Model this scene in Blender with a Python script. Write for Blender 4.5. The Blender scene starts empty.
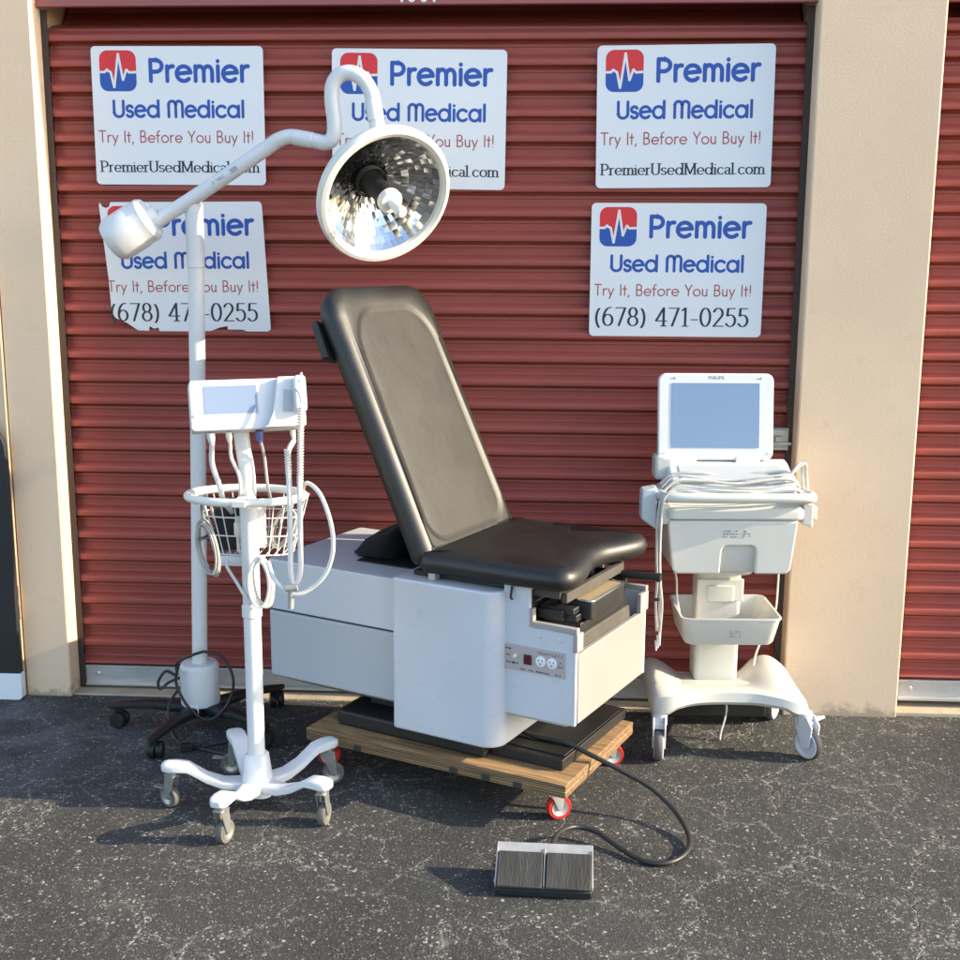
import bpy, bmesh, math, random
from mathutils import Vector, Matrix
random.seed(7)
S = bpy.context.scene
COL = S.collection
R = math.radians

# ------------------------------------------------------------------ camera
cam_d = bpy.data.cameras.new('camera'); cam = bpy.data.objects.new('camera', cam_d); COL.objects.link(cam)
P_, Y_, Z_ = .18778666, .05547963, .00516361
fw = Vector((-math.sin(Y_)*math.cos(P_), math.cos(Y_)*math.cos(P_), -math.sin(P_)))
rt = Vector((math.cos(Y_), math.sin(Y_), 0)); up = rt.cross(fw)
rt2 = rt*math.cos(Z_) + up*math.sin(Z_); up2 = -rt*math.sin(Z_) + up*math.cos(Z_)
M = Matrix((rt2, up2, -fw)).transposed().to_4x4(); M.translation = Vector((0, -4.3056, 1.6553))
cam.matrix_world = M
cam_d.sensor_fit = 'HORIZONTAL'; cam_d.sensor_width = 36; cam_d.lens = 45.0
cam_d.clip_start = .05; cam_d.clip_end = 500
S.camera = cam
# ------------------------------------------------------------------ light
SUN_EL, SUN_AZ = R(23), R(1.9)          # azimuth: from +X towards the camera side (-Y)
world = bpy.data.worlds.new('World'); S.world = world; world.use_nodes = True
wn = world.node_tree.nodes; wl = world.node_tree.links
bg = wn['Background']; sky = wn.new('ShaderNodeTexSky'); sky.sky_type = 'NISHITA'; sky.sun_disc = False
sky.sun_elevation = SUN_EL; sky.sun_rotation = R(90) + SUN_AZ
sky.air_density = 1.0; sky.dust_density = 1.1; sky.ozone_density = 1.1
wl.new(sky.outputs['Color'], bg.inputs['Color']); bg.inputs['Strength'].default_value = .15
sun_d = bpy.data.lights.new('sun', 'SUN'); sun = bpy.data.objects.new('sun', sun_d); COL.objects.link(sun)
sun_d.energy = 3.2; sun_d.angle = R(.5); sun_d.color = (1.0, .87, .64)
sdir = Vector((math.cos(SUN_EL)*math.cos(SUN_AZ), -math.cos(SUN_EL)*math.sin(SUN_AZ), math.sin(SUN_EL)))
sun.rotation_euler = sdir.to_track_quat('Z', 'Y').to_euler(); sun.location = sdir*20
S.view_settings.view_transform = 'Standard'; S.view_settings.look = 'None'
S.view_settings.gamma = 1; S.view_settings.use_curve_mapping = False
S.view_settings.exposure = 1.53

# ------------------------------------------------------------------ materials
def nodes(name):
    m = bpy.data.materials.new(name); m.use_nodes = True
    nt = m.node_tree
    return m, nt.nodes, nt.links, nt.nodes['Principled BSDF']
def mat(name, c, rough=.5, metal=0, var=.08, vs=6, bump=0, bs=60, spec=.5, coat=0, dirt=0, stretch=None, rvar=.08):
    m, n, l, b = nodes(name)
    tc = n.new('ShaderNodeTexCoord'); co = tc.outputs['Object']
    if stretch:
        mp = n.new('ShaderNodeMapping'); mp.inputs['Scale'].default_value = stretch
        l.new(co, mp.inputs['Vector']); co = mp.outputs['Vector']
    nz = n.new('ShaderNodeTexNoise'); nz.inputs['Scale'].default_value = vs; nz.inputs['Detail'].default_value = 6; nz.inputs['Roughness'].default_value = .62
    l.new(co, nz.inputs['Vector'])
    rp = n.new('ShaderNodeValToRGB'); rp.color_ramp.elements[0].position = .3; rp.color_ramp.elements[1].position = .7
    rp.color_ramp.elements[0].color = [max(0, x*(1-var)) for x in c]+[1]
    rp.color_ramp.elements[1].color = [min(1, x*(1+var)) for x in c]+[1]
    l.new(nz.outputs['Fac'], rp.inputs['Fac'])
    out = rp.outputs['Color']
    if dirt:
        nd = n.new('ShaderNodeTexNoise'); nd.inputs['Scale'].default_value = vs*4; nd.inputs['Detail'].default_value = 8; nd.inputs['Roughness'].default_value = .75
        l.new(tc.outputs['Object'], nd.inputs['Vector'])
        r2 = n.new('ShaderNodeValToRGB'); r2.color_ramp.elements[0].position = .56; r2.color_ramp.elements[1].position = .74
        r2.color_ramp.elements[0].color = (0, 0, 0, 1); r2.color_ramp.elements[1].color = (dirt, dirt, dirt, 1)
        l.new(nd.outputs['Fac'], r2.inputs['Fac'])
        mx = n.new('ShaderNodeMixRGB'); mx.inputs['Color2'].default_value = (c[0]*.45, c[1]*.4, c[2]*.33, 1)
        l.new(r2.outputs['Color'], mx.inputs['Fac']); l.new(out, mx.inputs['Color1']); out = mx.outputs['Color']
    l.new(out, b.inputs['Base Color'])
    mr = n.new('ShaderNodeMapRange'); mr.inputs['To Min'].default_value = max(0, rough-rvar); mr.inputs['To Max'].default_value = min(1, rough+rvar)
    l.new(nz.outputs['Fac'], mr.inputs['Value']); l.new(mr.outputs['Result'], b.inputs['Roughness'])
    b.inputs['Metallic'].default_value = metal; b.inputs['Specular IOR Level'].default_value = spec
    b.inputs['Coat Weight'].default_value = coat; b.inputs['Coat Roughness'].default_value = .25
    if bump:
        nb = n.new('ShaderNodeTexNoise'); nb.inputs['Scale'].default_value = bs; nb.inputs['Detail'].default_value = 5
        l.new(co, nb.inputs['Vector'])
        bp = n.new('ShaderNodeBump'); bp.inputs['Strength'].default_value = bump; bp.inputs['Distance'].default_value = .004
        l.new(nb.outputs['Fac'], bp.inputs['Height']); l.new(bp.outputs['Normal'], b.inputs['Normal'])
    return m

MT = {}
MT['stucco'] = mat('stucco', (.82, .61, .42), .85, var=.05, vs=3, bump=.15, bs=150, spec=.2, dirt=.22)
def foot_dirt(m):
    n = m.node_tree.nodes; l = m.node_tree.links; b = n['Principled BSDF']; src = b.inputs['Base Color'].links[0].from_socket
    tc = n.new('ShaderNodeTexCoord'); sp = n.new('ShaderNodeSeparateXYZ'); l.new(tc.outputs['Object'], sp.inputs[0])
    nz = n.new('ShaderNodeTexNoise'); nz.inputs['Scale'].default_value = 16; nz.inputs['Detail'].default_value = 8; nz.inputs['Roughness'].default_value = .7; l.new(tc.outputs['Object'], nz.inputs['Vector'])
    mr = n.new('ShaderNodeMapRange'); mr.inputs['From Min'].default_value = .0; mr.inputs['From Max'].default_value = .09; mr.inputs['To Min'].default_value = .34; mr.inputs['To Max'].default_value = -.12; l.new(sp.outputs['Z'], mr.inputs['Value'])
    ad = n.new('ShaderNodeMath'); l.new(nz.outputs['Fac'], ad.inputs[0]); l.new(mr.outputs['Result'], ad.inputs[1])
    rp = n.new('ShaderNodeValToRGB'); rp.color_ramp.elements[0].position = .62; rp.color_ramp.elements[1].position = .80; rp.color_ramp.elements[1].color = (.5, .5, .5, 1); l.new(ad.outputs[0], rp.inputs['Fac'])
    mx = n.new('ShaderNodeMixRGB'); mx.inputs['Color2'].default_value = (.13, .105, .075, 1); l.new(rp.outputs['Color'], mx.inputs['Fac']); l.new(src, mx.inputs['Color1']); l.new(mx.outputs['Color'], b.inputs['Base Color'])
foot_dirt(MT['stucco'])
MT['trim'] = mat('trim_paint', (.60, .45, .30), .6, var=.06, vs=4, dirt=.15)
MT['red'] = mat('red_enamel', (.33, .078, .060), .40, var=.12, vs=3, spec=.32, stretch=(.6, 1, 5), dirt=.22)
MT['redhead'] = mat('red_header_enamel', (.33, .10, .09), .45, var=.06, vs=3)
MT['galv'] = mat('galvanised_steel', (.55, .54, .51), .42, metal=.35, var=.12, vs=9, dirt=.35, stretch=(.7, 1, 3))
MT['track'] = mat('track_steel', (.045, .03, .027), .6)
MT['conc'] = mat('concrete', (.50, .42, .30), .9, var=.18, vs=9, bump=.6, bs=50, spec=.2, dirt=.5)
MT['white'] = mat('white_powder_coat', (.73, .73, .72), .33, var=.04, vs=6, dirt=.16)
MT['whiteold'] = mat('ivory_plastic', (.78, .755, .68), .42, var=.04, vs=5, dirt=.08)
MT['ivory'] = mat('cart_plastic', (.63, .615, .56), .45, var=.05, vs=4, dirt=.16)
MT['cabinet'] = mat('cabinet_enamel', (.60, .615, .65), .36, var=.04, vs=4, dirt=.28)
MT['cabgrey'] = mat('cabinet_grey', (.47, .48, .50), .45, var=.03, vs=3, dirt=.10)
MT['cloth'] = mat('black_cloth', (.016, .016, .018), .8, var=.3, vs=14, bump=.4, bs=20, spec=.3)
MT['zinc'] = mat('zinc_plate', (.46, .46, .45), .34, metal=.75, var=.1, vs=30)
MT['almond'] = mat('almond_panel', (.28, .265, .25), .5, var=.03, vs=3, dirt=.06)
MT['greytrim'] = mat('grey_trim', (.36, .33, .31), .5, var=.06)
MT['vinyl'] = mat('black_vinyl', (.008, .0077, .0072), .48, var=.5, vs=5, bump=.10, bs=38, spec=.68, rvar=.10)
MT['blackmetal'] = mat('black_metal', (.013, .0125, .0125), .5, var=.3, vs=12, dirt=.2)
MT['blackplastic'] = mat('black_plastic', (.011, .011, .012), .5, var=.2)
MT['rubber'] = mat('rubber', (.035, .034, .033), .75, var=.2)
MT['greyrubber'] = mat('grey_rubber', (.13, .122, .11), .7, var=.15, dirt=.4)
MT['chrome'] = mat('chrome', (.62, .62, .62), .22, metal=1, var=.08)
MT['steel'] = mat('brushed_steel', (.52, .50, .47), .40, metal=.45, var=.15, vs=20)
MT['redwheel'] = mat('red_urethane', (.55, .03, .02), .4, var=.08)
MT['sign'] = mat('sign_vinyl', (.80, .81, .82), .38, var=.02, vs=4, dirt=.03)
MT['blue'] = mat('blue_print', (.018, .085, .40), .45, var=.05)
MT['logored'] = mat('red_print', (.72, .028, .034), .45, var=.05)
MT['textred'] = mat('dull_red_print', (.42, .055, .045), .5, var=.05)
MT['ink'] = mat('black_print', (.022, .026, .036), .5, var=.1)
MT['whiteprint'] = mat('white_print', (.82, .80, .78), .5, var=.04)
MT['screen'] = mat('lcd_sky_reflection', (.175, .255, .40), .10, var=.04, vs=2, spec=.9)  # blue sky reflection painted into the base colour of the screen
MT['screen2'] = mat('lcd_glass_pale', (.235, .30, .42), .14, var=.03, vs=2, spec=.6)
MT['cable'] = mat('white_cable', (.72, .70, .66), .5, var=.06, vs=20, dirt=.15)
MT['leadcable'] = mat('lead_cable', (.55, .54, .50), .5, var=.14, vs=30, dirt=.25)
MT['greycable'] = mat('grey_cable', (.36, .35, .33), .55, var=.12, vs=20)
MT['blackcable'] = mat('black_cable', (.02, .02, .02), .45, var=.2)
MT['bluecon'] = mat('blue_connector', (.10, .14, .32), .5)
MT['panelgrey'] = mat('control_plate', (.46, .40, .39), .45, var=.04)
MT['switch'] = mat('dark_red_switch', (.07, .01, .015), .3)
MT['tan'] = mat('tan_tray', (.42, .31, .18), .45, var=.08, metal=.2)
MT['bellows'] = mat('dusty_bellows', (.07, .062, .052), .7, var=.25, vs=20)
MT['gap'] = mat('dark_gap', (.03, .03, .033), .8)
MT['brass'] = mat('brass', (.55, .38, .14), .35, metal=.9)
MT['darkpanel'] = mat('charcoal_panel', (.018, .017, .019), .6, var=.15)
MT['markgrey'] = mat('grey_print', (.22, .22, .24), .5)
MT['ribbed'] = mat('ribbed_rubber', (.042, .040, .036), .62, var=.35, vs=60, bump=.5, bs=220, stretch=(1, .15, .15))

# --- asphalt
def asphalt():
    m, n, l, b = nodes('asphalt')
    tc = n.new('ShaderNodeTexCoord'); co = tc.outputs['Object']
    def noise(s, d=6, r=.6, v=None):
        x = n.new('ShaderNodeTexNoise'); x.inputs['Scale'].default_value = s; x.inputs['Detail'].default_value = d; x.inputs['Roughness'].default_value = r
        l.new(v or co, x.inputs['Vector']); return x
    def ramp(src, p0, p1, c0=0, c1=1):
        x = n.new('ShaderNodeValToRGB'); e = x.color_ramp.elements
        e[0].position = p0; e[1].position = p1
        e[0].color = (c0, c0, c0, 1) if not isinstance(c0, tuple) else c0
        e[1].color = (c1, c1, c1, 1) if not isinstance(c1, tuple) else c1
        l.new(src, x.inputs['Fac']); return x.outputs['Color']
    def math_(op, a, b_):
        x = n.new('ShaderNodeMath'); x.operation = op
        for i, v in enumerate((a, b_)):
            if isinstance(v, (int, float)): x.inputs[i].default_value = v
            else: l.new(v, x.inputs[i])
        return x.outputs[0]
    def mix(f, a, b_):
        x = n.new('ShaderNodeMixRGB')
        for i, v in zip(('Fac', 'Color1', 'Color2'), (f, a, b_)):
            if isinstance(v, tuple): x.inputs[i].default_value = v
            elif isinstance(v, float): x.inputs[i].default_value = v
            else: l.new(v, x.inputs[i])
        return x.outputs['Color']
    def distort(s, amt):
        nz = noise(s, 3); a = n.new('ShaderNodeVectorMath'); a.operation = 'SCALE'; a.inputs['Scale'].default_value = amt
        sb = n.new('ShaderNodeVectorMath'); sb.operation = 'SUBTRACT'; sb.inputs[1].default_value = (.5, .5, .5)
        l.new(nz.outputs['Color'], sb.inputs[0]); l.new(sb.outputs[0], a.inputs[0])
        ad = n.new('ShaderNodeVectorMath'); l.new(co, ad.inputs[0]); l.new(a.outputs[0], ad.inputs[1])
        return ad.outputs[0]
    base = mix(ramp(noise(1.3, 5).outputs['Fac'], .35, .68), (.018, .018, .018, 1), (.046, .0448, .0432, 1))
    fine = ramp(noise(170, 3).outputs['Fac'], .35, .7)
    base = mix(math_('MULTIPLY', fine, .6), base, (.080, .078, .074, 1))
    # cracks first: irregular lines along which pale aggregate is exposed
    cracks = []; bands = []
    for sc, wd, lo, hi, am in ((2.1, .012, .40, .55, .16), (5.5, .022, .44, .58, .09)):
        dv = distort(6, am)
        v = n.new('ShaderNodeTexVoronoi'); v.feature = 'DISTANCE_TO_EDGE'; v.inputs['Scale'].default_value = sc; l.new(dv, v.inputs['Vector'])
        mk = ramp(noise(1.7 if sc < 4 else 2.6, 3).outputs['Fac'], lo, hi)
        cracks.append(math_('MULTIPLY', ramp(v.outputs['Distance'], wd*.2, wd*.7, 1, 0), mk))
        bands.append(math_('MULTIPLY', ramp(v.outputs['Distance'], wd*.6, wd*3.2, 1, 0), mk))
    band = math_('MAXIMUM', bands[0], bands[1])
    # aggregate flakes of several sizes showing through the binder
    hs = []
    for sc, thr, dist, c, dens in ((120, .83, .40, (.29, .28, .26, 1), 1.6), (66, .94, .34, (.40, .385, .35, 1), 2.2), (210, .72, .42, (.17, .166, .156, 1), 3.0)):
        dv = distort(sc*.7, 1.7/sc)
        v = n.new('ShaderNodeTexVoronoi'); v.inputs['Scale'].default_value = sc; l.new(dv, v.inputs['Vector'])
        sp = n.new('ShaderNodeSeparateColor'); l.new(v.outputs['Color'], sp.inputs[0])
        cl = ramp(noise(dens, 5, .65).outputs['Fac'], .32, .68, .05, 0); cl = math_('SUBTRACT', math_('MULTIPLY', cl, 6.4), .17)
        pick = math_('GREATER_THAN', sp.outputs[0], math_('ADD', math_('SUBTRACT', thr, math_('MULTIPLY', band, .42)), cl))
        near = ramp(v.outputs['Distance'], dist*.75, dist, 1, 0)
        f = math_('MULTIPLY', pick, near)
        hs.append(f); base = mix(math_('MULTIPLY', f, .9), base, c)
    brk = ramp(noise(38, 3).outputs['Fac'], .46, .56)
    for k in cracks: base = mix(math_('MULTIPLY', math_('MULTIPLY', k, brk), .6), base, (.34, .325, .295, 1))
    dk = ramp(noise(31, 3).outputs['Fac'], .52, .60)
    for k in cracks: base = mix(math_('MULTIPLY', math_('MULTIPLY', k, dk), .8), base, (.012, .012, .012, 1))
    # oily stains and dust
    base = mix(math_('MULTIPLY', ramp(noise(.9, 4).outputs['Fac'], .60, .70), .45), base, (.022, .021, .021, 1))
    base = mix(math_('MULTIPLY', ramp(noise(2.2, 6, .7).outputs['Fac'], .58, .75), .25), base, (.20, .18, .15, 1))
    sx = n.new('ShaderNodeVectorMath'); sx.operation = 'DISTANCE'; l.new(co, sx.inputs[0]); sx.inputs[1].default_value = (-1.75, -.42, 0)
    wash = math_('MULTIPLY', ramp(sx.outputs['Value'], .1, .75, 1, 0), ramp(noise(4.5, 6, .65).outputs['Fac'], .42, .66))
    base = mix(math_('MULTIPLY', wash, .42), base, (.26, .27, .28, 1))
    l.new(base, b.inputs['Base Color'])
    b.inputs['Roughness'].default_value = .78; b.inputs['Specular IOR Level'].default_value = .45
    h = math_('ADD', math_('MULTIPLY', noise(150, 4, .7).outputs['Fac'], .8), math_('MULTIPLY', hs[0], .35))
    h = math_('SUBTRACT', h, math_('MULTIPLY', cracks[0], .5))
    h = math_('ADD', h, math_('MULTIPLY', noise(28, 3).outputs['Fac'], 1.0))
    bp = n.new('ShaderNodeBump'); bp.inputs['Strength'].default_value = .9; bp.inputs['Distance'].default_value = .008
    l.new(h, bp.inputs['Height']); l.new(bp.outputs['Normal'], b.inputs['Normal'])
    return m
MT['asphalt'] = asphalt()

def plywood():
    m, n, l, b = nodes('plywood')
    tc = n.new('ShaderNodeTexCoord')
    mp = n.new('ShaderNodeMapping'); mp.inputs['Scale'].default_value = (2.2, 26, 60); l.new(tc.outputs['Object'], mp.inputs['Vector'])
    nz = n.new('ShaderNodeTexNoise'); nz.inputs['Scale'].default_value = 2; nz.inputs['Detail'].default_value = 7; nz.inputs['Roughness'].default_value = .65; nz.inputs['Distortion'].default_value = .6
    l.new(mp.outputs['Vector'], nz.inputs['Vector'])
    rp = n.new('ShaderNodeValToRGB'); e = rp.color_ramp.elements
    e[0].position = .32; e[0].color = (.15, .08, .035, 1); e[1].position = .66; e[1].color = (.44, .275, .13, 1)
    l.new(nz.outputs['Fac'], rp.inputs['Fac'])
    sp = n.new('ShaderNodeSeparateXYZ'); l.new(tc.outputs['Object'], sp.inputs[0])
    w = n.new('ShaderNodeMath'); w.operation = 'MULTIPLY'; w.inputs[1].default_value = 2*math.pi/.0078; l.new(sp.outputs['Z'], w.inputs[0])
    s = n.new('ShaderNodeMath'); s.operation = 'SINE'; l.new(w.outputs[0], s.inputs[0])
    r2 = n.new('ShaderNodeValToRGB'); r2.color_ramp.elements[0].position = .35; r2.color_ramp.elements[0].color = (.45, .45, .45, 1); r2.color_ramp.elements[1].position = .7; r2.color_ramp.elements[1].color = (1, 1, 1, 1)
    l.new(s.outputs[0], r2.inputs['Fac'])
    geo = n.new('ShaderNodeTexCoord'); sn = n.new('ShaderNodeSeparateXYZ'); l.new(geo.outputs['Normal'], sn.inputs[0])
    ab = n.new('ShaderNodeMath'); ab.operation = 'ABSOLUTE'; l.new(sn.outputs['Z'], ab.inputs[0])
    mx0 = n.new('ShaderNodeMixRGB'); mx0.inputs['Color2'].default_value = (1, 1, 1, 1); l.new(ab.outputs[0], mx0.inputs['Fac']); l.new(r2.outputs['Color'], mx0.inputs['Color1'])
    mx = n.new('ShaderNodeMixRGB'); mx.blend_type = 'MULTIPLY'; mx.inputs['Fac'].default_value = 1
    l.new(rp.outputs['Color'], mx.inputs['Color1']); l.new(mx0.outputs['Color'], mx.inputs['Color2'])
    l.new(mx.outputs['Color'], b.inputs['Base Color']); b.inputs['Roughness'].default_value = .65
    bp = n.new('ShaderNodeBump'); bp.inputs['Strength'].default_value = .3; bp.inputs['Distance'].default_value = .003
    l.new(nz.outputs['Fac'], bp.inputs['Height']); l.new(bp.outputs['Normal'], b.inputs['Normal'])
    return m
MT['ply'] = plywood()

# ------------------------------------------------------------------ mesh helpers
def catmull(pts, k=6, closed=False):
    pts = [Vector(p) for p in pts]; n = len(pts); out = []
    rng = n if closed else n-1
    for i in range(rng):
        if closed: a, b, c, d = pts[(i-1) % n], pts[i], pts[(i+1) % n], pts[(i+2) % n]
        else: a, b, c, d = pts[max(i-1, 0)], pts[i], pts[i+1], pts[min(i+2, n-1)]
        for j in range(k):
            t = j/k
            out.append(.5*((2*b)+(-a+c)*t+(2*a-5*b+4*c-d)*t*t+(-a+3*b-3*c+d)*t**3))
    if not closed: out.append(pts[-1])
    return out
def rrect(w, h, r, n=6, cx=0, cy=0):
    """rounded rectangle outline, counter-clockwise; r one radius or four (bl, br, tr, tl)"""
    r = [r]*4 if not hasattr(r, '__len__') else r
    out = []
    for (sx, sy, a0), q in zip(((-1, -1, 180), (1, -1, 270), (1, 1, 0), (-1, 1, 90)), r):
        for i in range(n+1):
            a = R(a0+90*i/n)
            out.append((cx+sx*(w/2-q)+q*math.cos(a), cy+sy*(h/2-q)+q*math.sin(a)))
    return out
I4 = Matrix.Identity(4)
def T(x, y, z): return Matrix.Translation((x, y, z))
def RX(a): return Matrix.Rotation(R(a), 4, 'X')
def RY(a): return Matrix.Rotation(R(a), 4, 'Y')
def RZ(a): return Matrix.Rotation(R(a), 4, 'Z')
class MB:
    def __init__(s): s.bm = bmesh.new()
    def box(s, x0, x1, y0, y1, z0, z1, m=I4):
        v = [s.bm.verts.new(m @ Vector((x, y, z))) for z in (z0, z1) for y in (y0, y1) for x in (x0, x1)]
        for f in ((0, 2, 3, 1), (4, 5, 7, 6), (0, 1, 5, 4), (2, 6, 7, 3), (0, 4, 6, 2), (1, 3, 7, 5)): s.bm.faces.new([v[i] for i in f])
        return s
    def loft(s, rings, caps=True, closed=True, loop=False):
        vs = [[s.bm.verts.new(p) for p in r] for r in rings]; n = len(vs[0])
        pairs = list(zip(vs[:-1], vs[1:])) + ([(vs[-1], vs[0])] if loop else [])
        for a, b in pairs:
            for i in range(n if closed else n-1):
                j = (i+1) % n; s.bm.faces.new((a[i], a[j], b[j], b[i]))
        if caps and closed and not loop:
            s.bm.faces.new(list(reversed(vs[0]))); s.bm.faces.new(vs[-1])
        return s
    def prism(s, pts, z0, z1, m=I4, top=None):
        top = top or pts
        return s.loft([[m @ Vector((x, y, z0)) for x, y in pts], [m @ Vector((x, y, z1)) for x, y in top]])
    def tube(s, pts, r, n=8, closed=False, k=0, caps=True):
        pts = catmull(pts, k, closed) if k else [Vector(p) for p in pts]
        rad = r if hasattr(r, '__len__') else None
        N = len(pts); rings = []; nrm = None
        for i, p in enumerate(pts):
            if closed: t = pts[(i+1) % N]-pts[i-1]
            else: t = pts[min(i+1, N-1)]-pts[max(i-1, 0)]
            t.normalize()
            if nrm is None:
                a = Vector((0, 0, 1)) if abs(t.z) < .9 else Vector((1, 0, 0)); nrm = t.cross(a).normalized()
            else: nrm = (nrm-t*nrm.dot(t)).normalized()
            bn = t.cross(nrm)
            rr = r if rad is None else rad[min(len(rad)-1, int(round(i*(len(rad)-1)/(N-1))))]
            rings.append([p+(nrm*math.cos(2*math.pi*j/n)+bn*math.sin(2*math.pi*j/n))*rr for j in range(n)])
        return s.loft(rings, caps=caps, loop=closed)
    def lathe(s, prof, n=28, m=I4, caps=True):
        return s.loft([[m @ Vector((r*math.cos(2*math.pi*j/n), r*math.sin(2*math.pi*j/n), z)) for j in range(n)] for r, z in prof], caps=caps)
    def grid(s, f, nu, nv):
        v = [[s.bm.verts.new(f(i/nu, j/nv)) for j in range(nv+1)] for i in range(nu+1)]
        for i in range(nu):
            for j in range(nv): s.bm.faces.new((v[i][j], v[i+1][j], v[i+1][j+1], v[i][j+1]))
        return s
    def cushion(s, out, t, m=I4, panel=None, rnd=.03, dish=0.0):
        o = [Vector((x, y)) for x, y in out]; n = len(o)
        nr = []
        for i in range(n):
            d = o[(i+1) % n]-o[i-1]; nr.append(Vector((-d.y, d.x)).normalized())
        def off(d, base=o, nn=nr): return [p+q*d for p, q in zip(base, nn)]
        rings = [(off(rnd*.9), 0), (off(rnd*.25), rnd*.25), (off(-.002), t*.45), (off(rnd*.12), t-rnd*.62), (off(rnd*.45), t-rnd*.22), (off(rnd), t-.004), (off(rnd*(1.3 if panel else 1.8)), t)]
        c = sum(o, Vector((0, 0)))/n
        if panel:
            p = [Vector(q) for q in panel]; pn = []
            for i in range(n):
                d = p[(i+1) % n]-p[i-1]; pn.append(Vector((-d.y, d.x)).normalized())
            c = sum(p, Vector((0, 0)))/n
            rings += [(off(-.022, p, pn), t+.001), (off(-.012, p, pn), t-.0002), (p, t-.0045), (off(.010, p, pn), t-.0040), (off(.04, p, pn), t-.0035)]
            last = off(.04, p, pn)
        else: last = rings[-1][0]
        for k in (.25, .5, .75): rings.append(([q.lerp(c, k) for q in last], rings[-1][1]+(dish if k < .6 else dish*.4)))
        vs = [[s.bm.verts.new(m @ Vector((q.x, q.y, z))) for q in r] for r, z in rings]
        for a, b in zip(vs[:-1], vs[1:]):
            for i in range(n):
                j = (i+1) % n; s.bm.faces.new((a[i], a[j], b[j], b[i]))
        s.bm.faces.new(list(reversed(vs[0])))
        cv = s.bm.verts.new(m @ Vector((c.x, c.y, rings[-1][1]+dish*.2)))
        for i in range(n): s.bm.faces.new((vs[-1][i], vs[-1][(i+1) % n], cv))
        return s
    def build(s, name, m, parent=None, bevel=0, seg=2, angle=38, flat=False, ba=30):
        bmesh.ops.recalc_face_normals(s.bm, faces=s.bm.faces[:])
        me = bpy.data.meshes.new(name); s.bm.to_mesh(me); s.bm.free()
        me.materials.append(MT[m] if isinstance(m, str) else m)
        if not flat:
            me.shade_smooth(); me.set_sharp_from_angle(angle=R(angle))
        o = bpy.data.objects.new(name, me); COL.objects.link(o); o.parent = parent
        if bevel:
            b = o.modifiers.new('bevel', 'BEVEL'); b.width = bevel; b.segments = seg; b.limit_method = 'ANGLE'; b.angle_limit = R(ba)
        return o
def thing(name, label, cat, loc=(0, 0, 0), rz=0, group=None):
    o = bpy.data.objects.new(name, None); COL.objects.link(o); o.empty_display_size = .1
    o.location = loc; o.rotation_euler = (0, 0, R(rz)); o['label'] = label; o['category'] = cat
    if group: o['group'] = group
    return o
def tag(o, label, cat, group=None):
    o['label'] = label; o['category'] = cat
    if group: o['group'] = group
    return o

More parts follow.
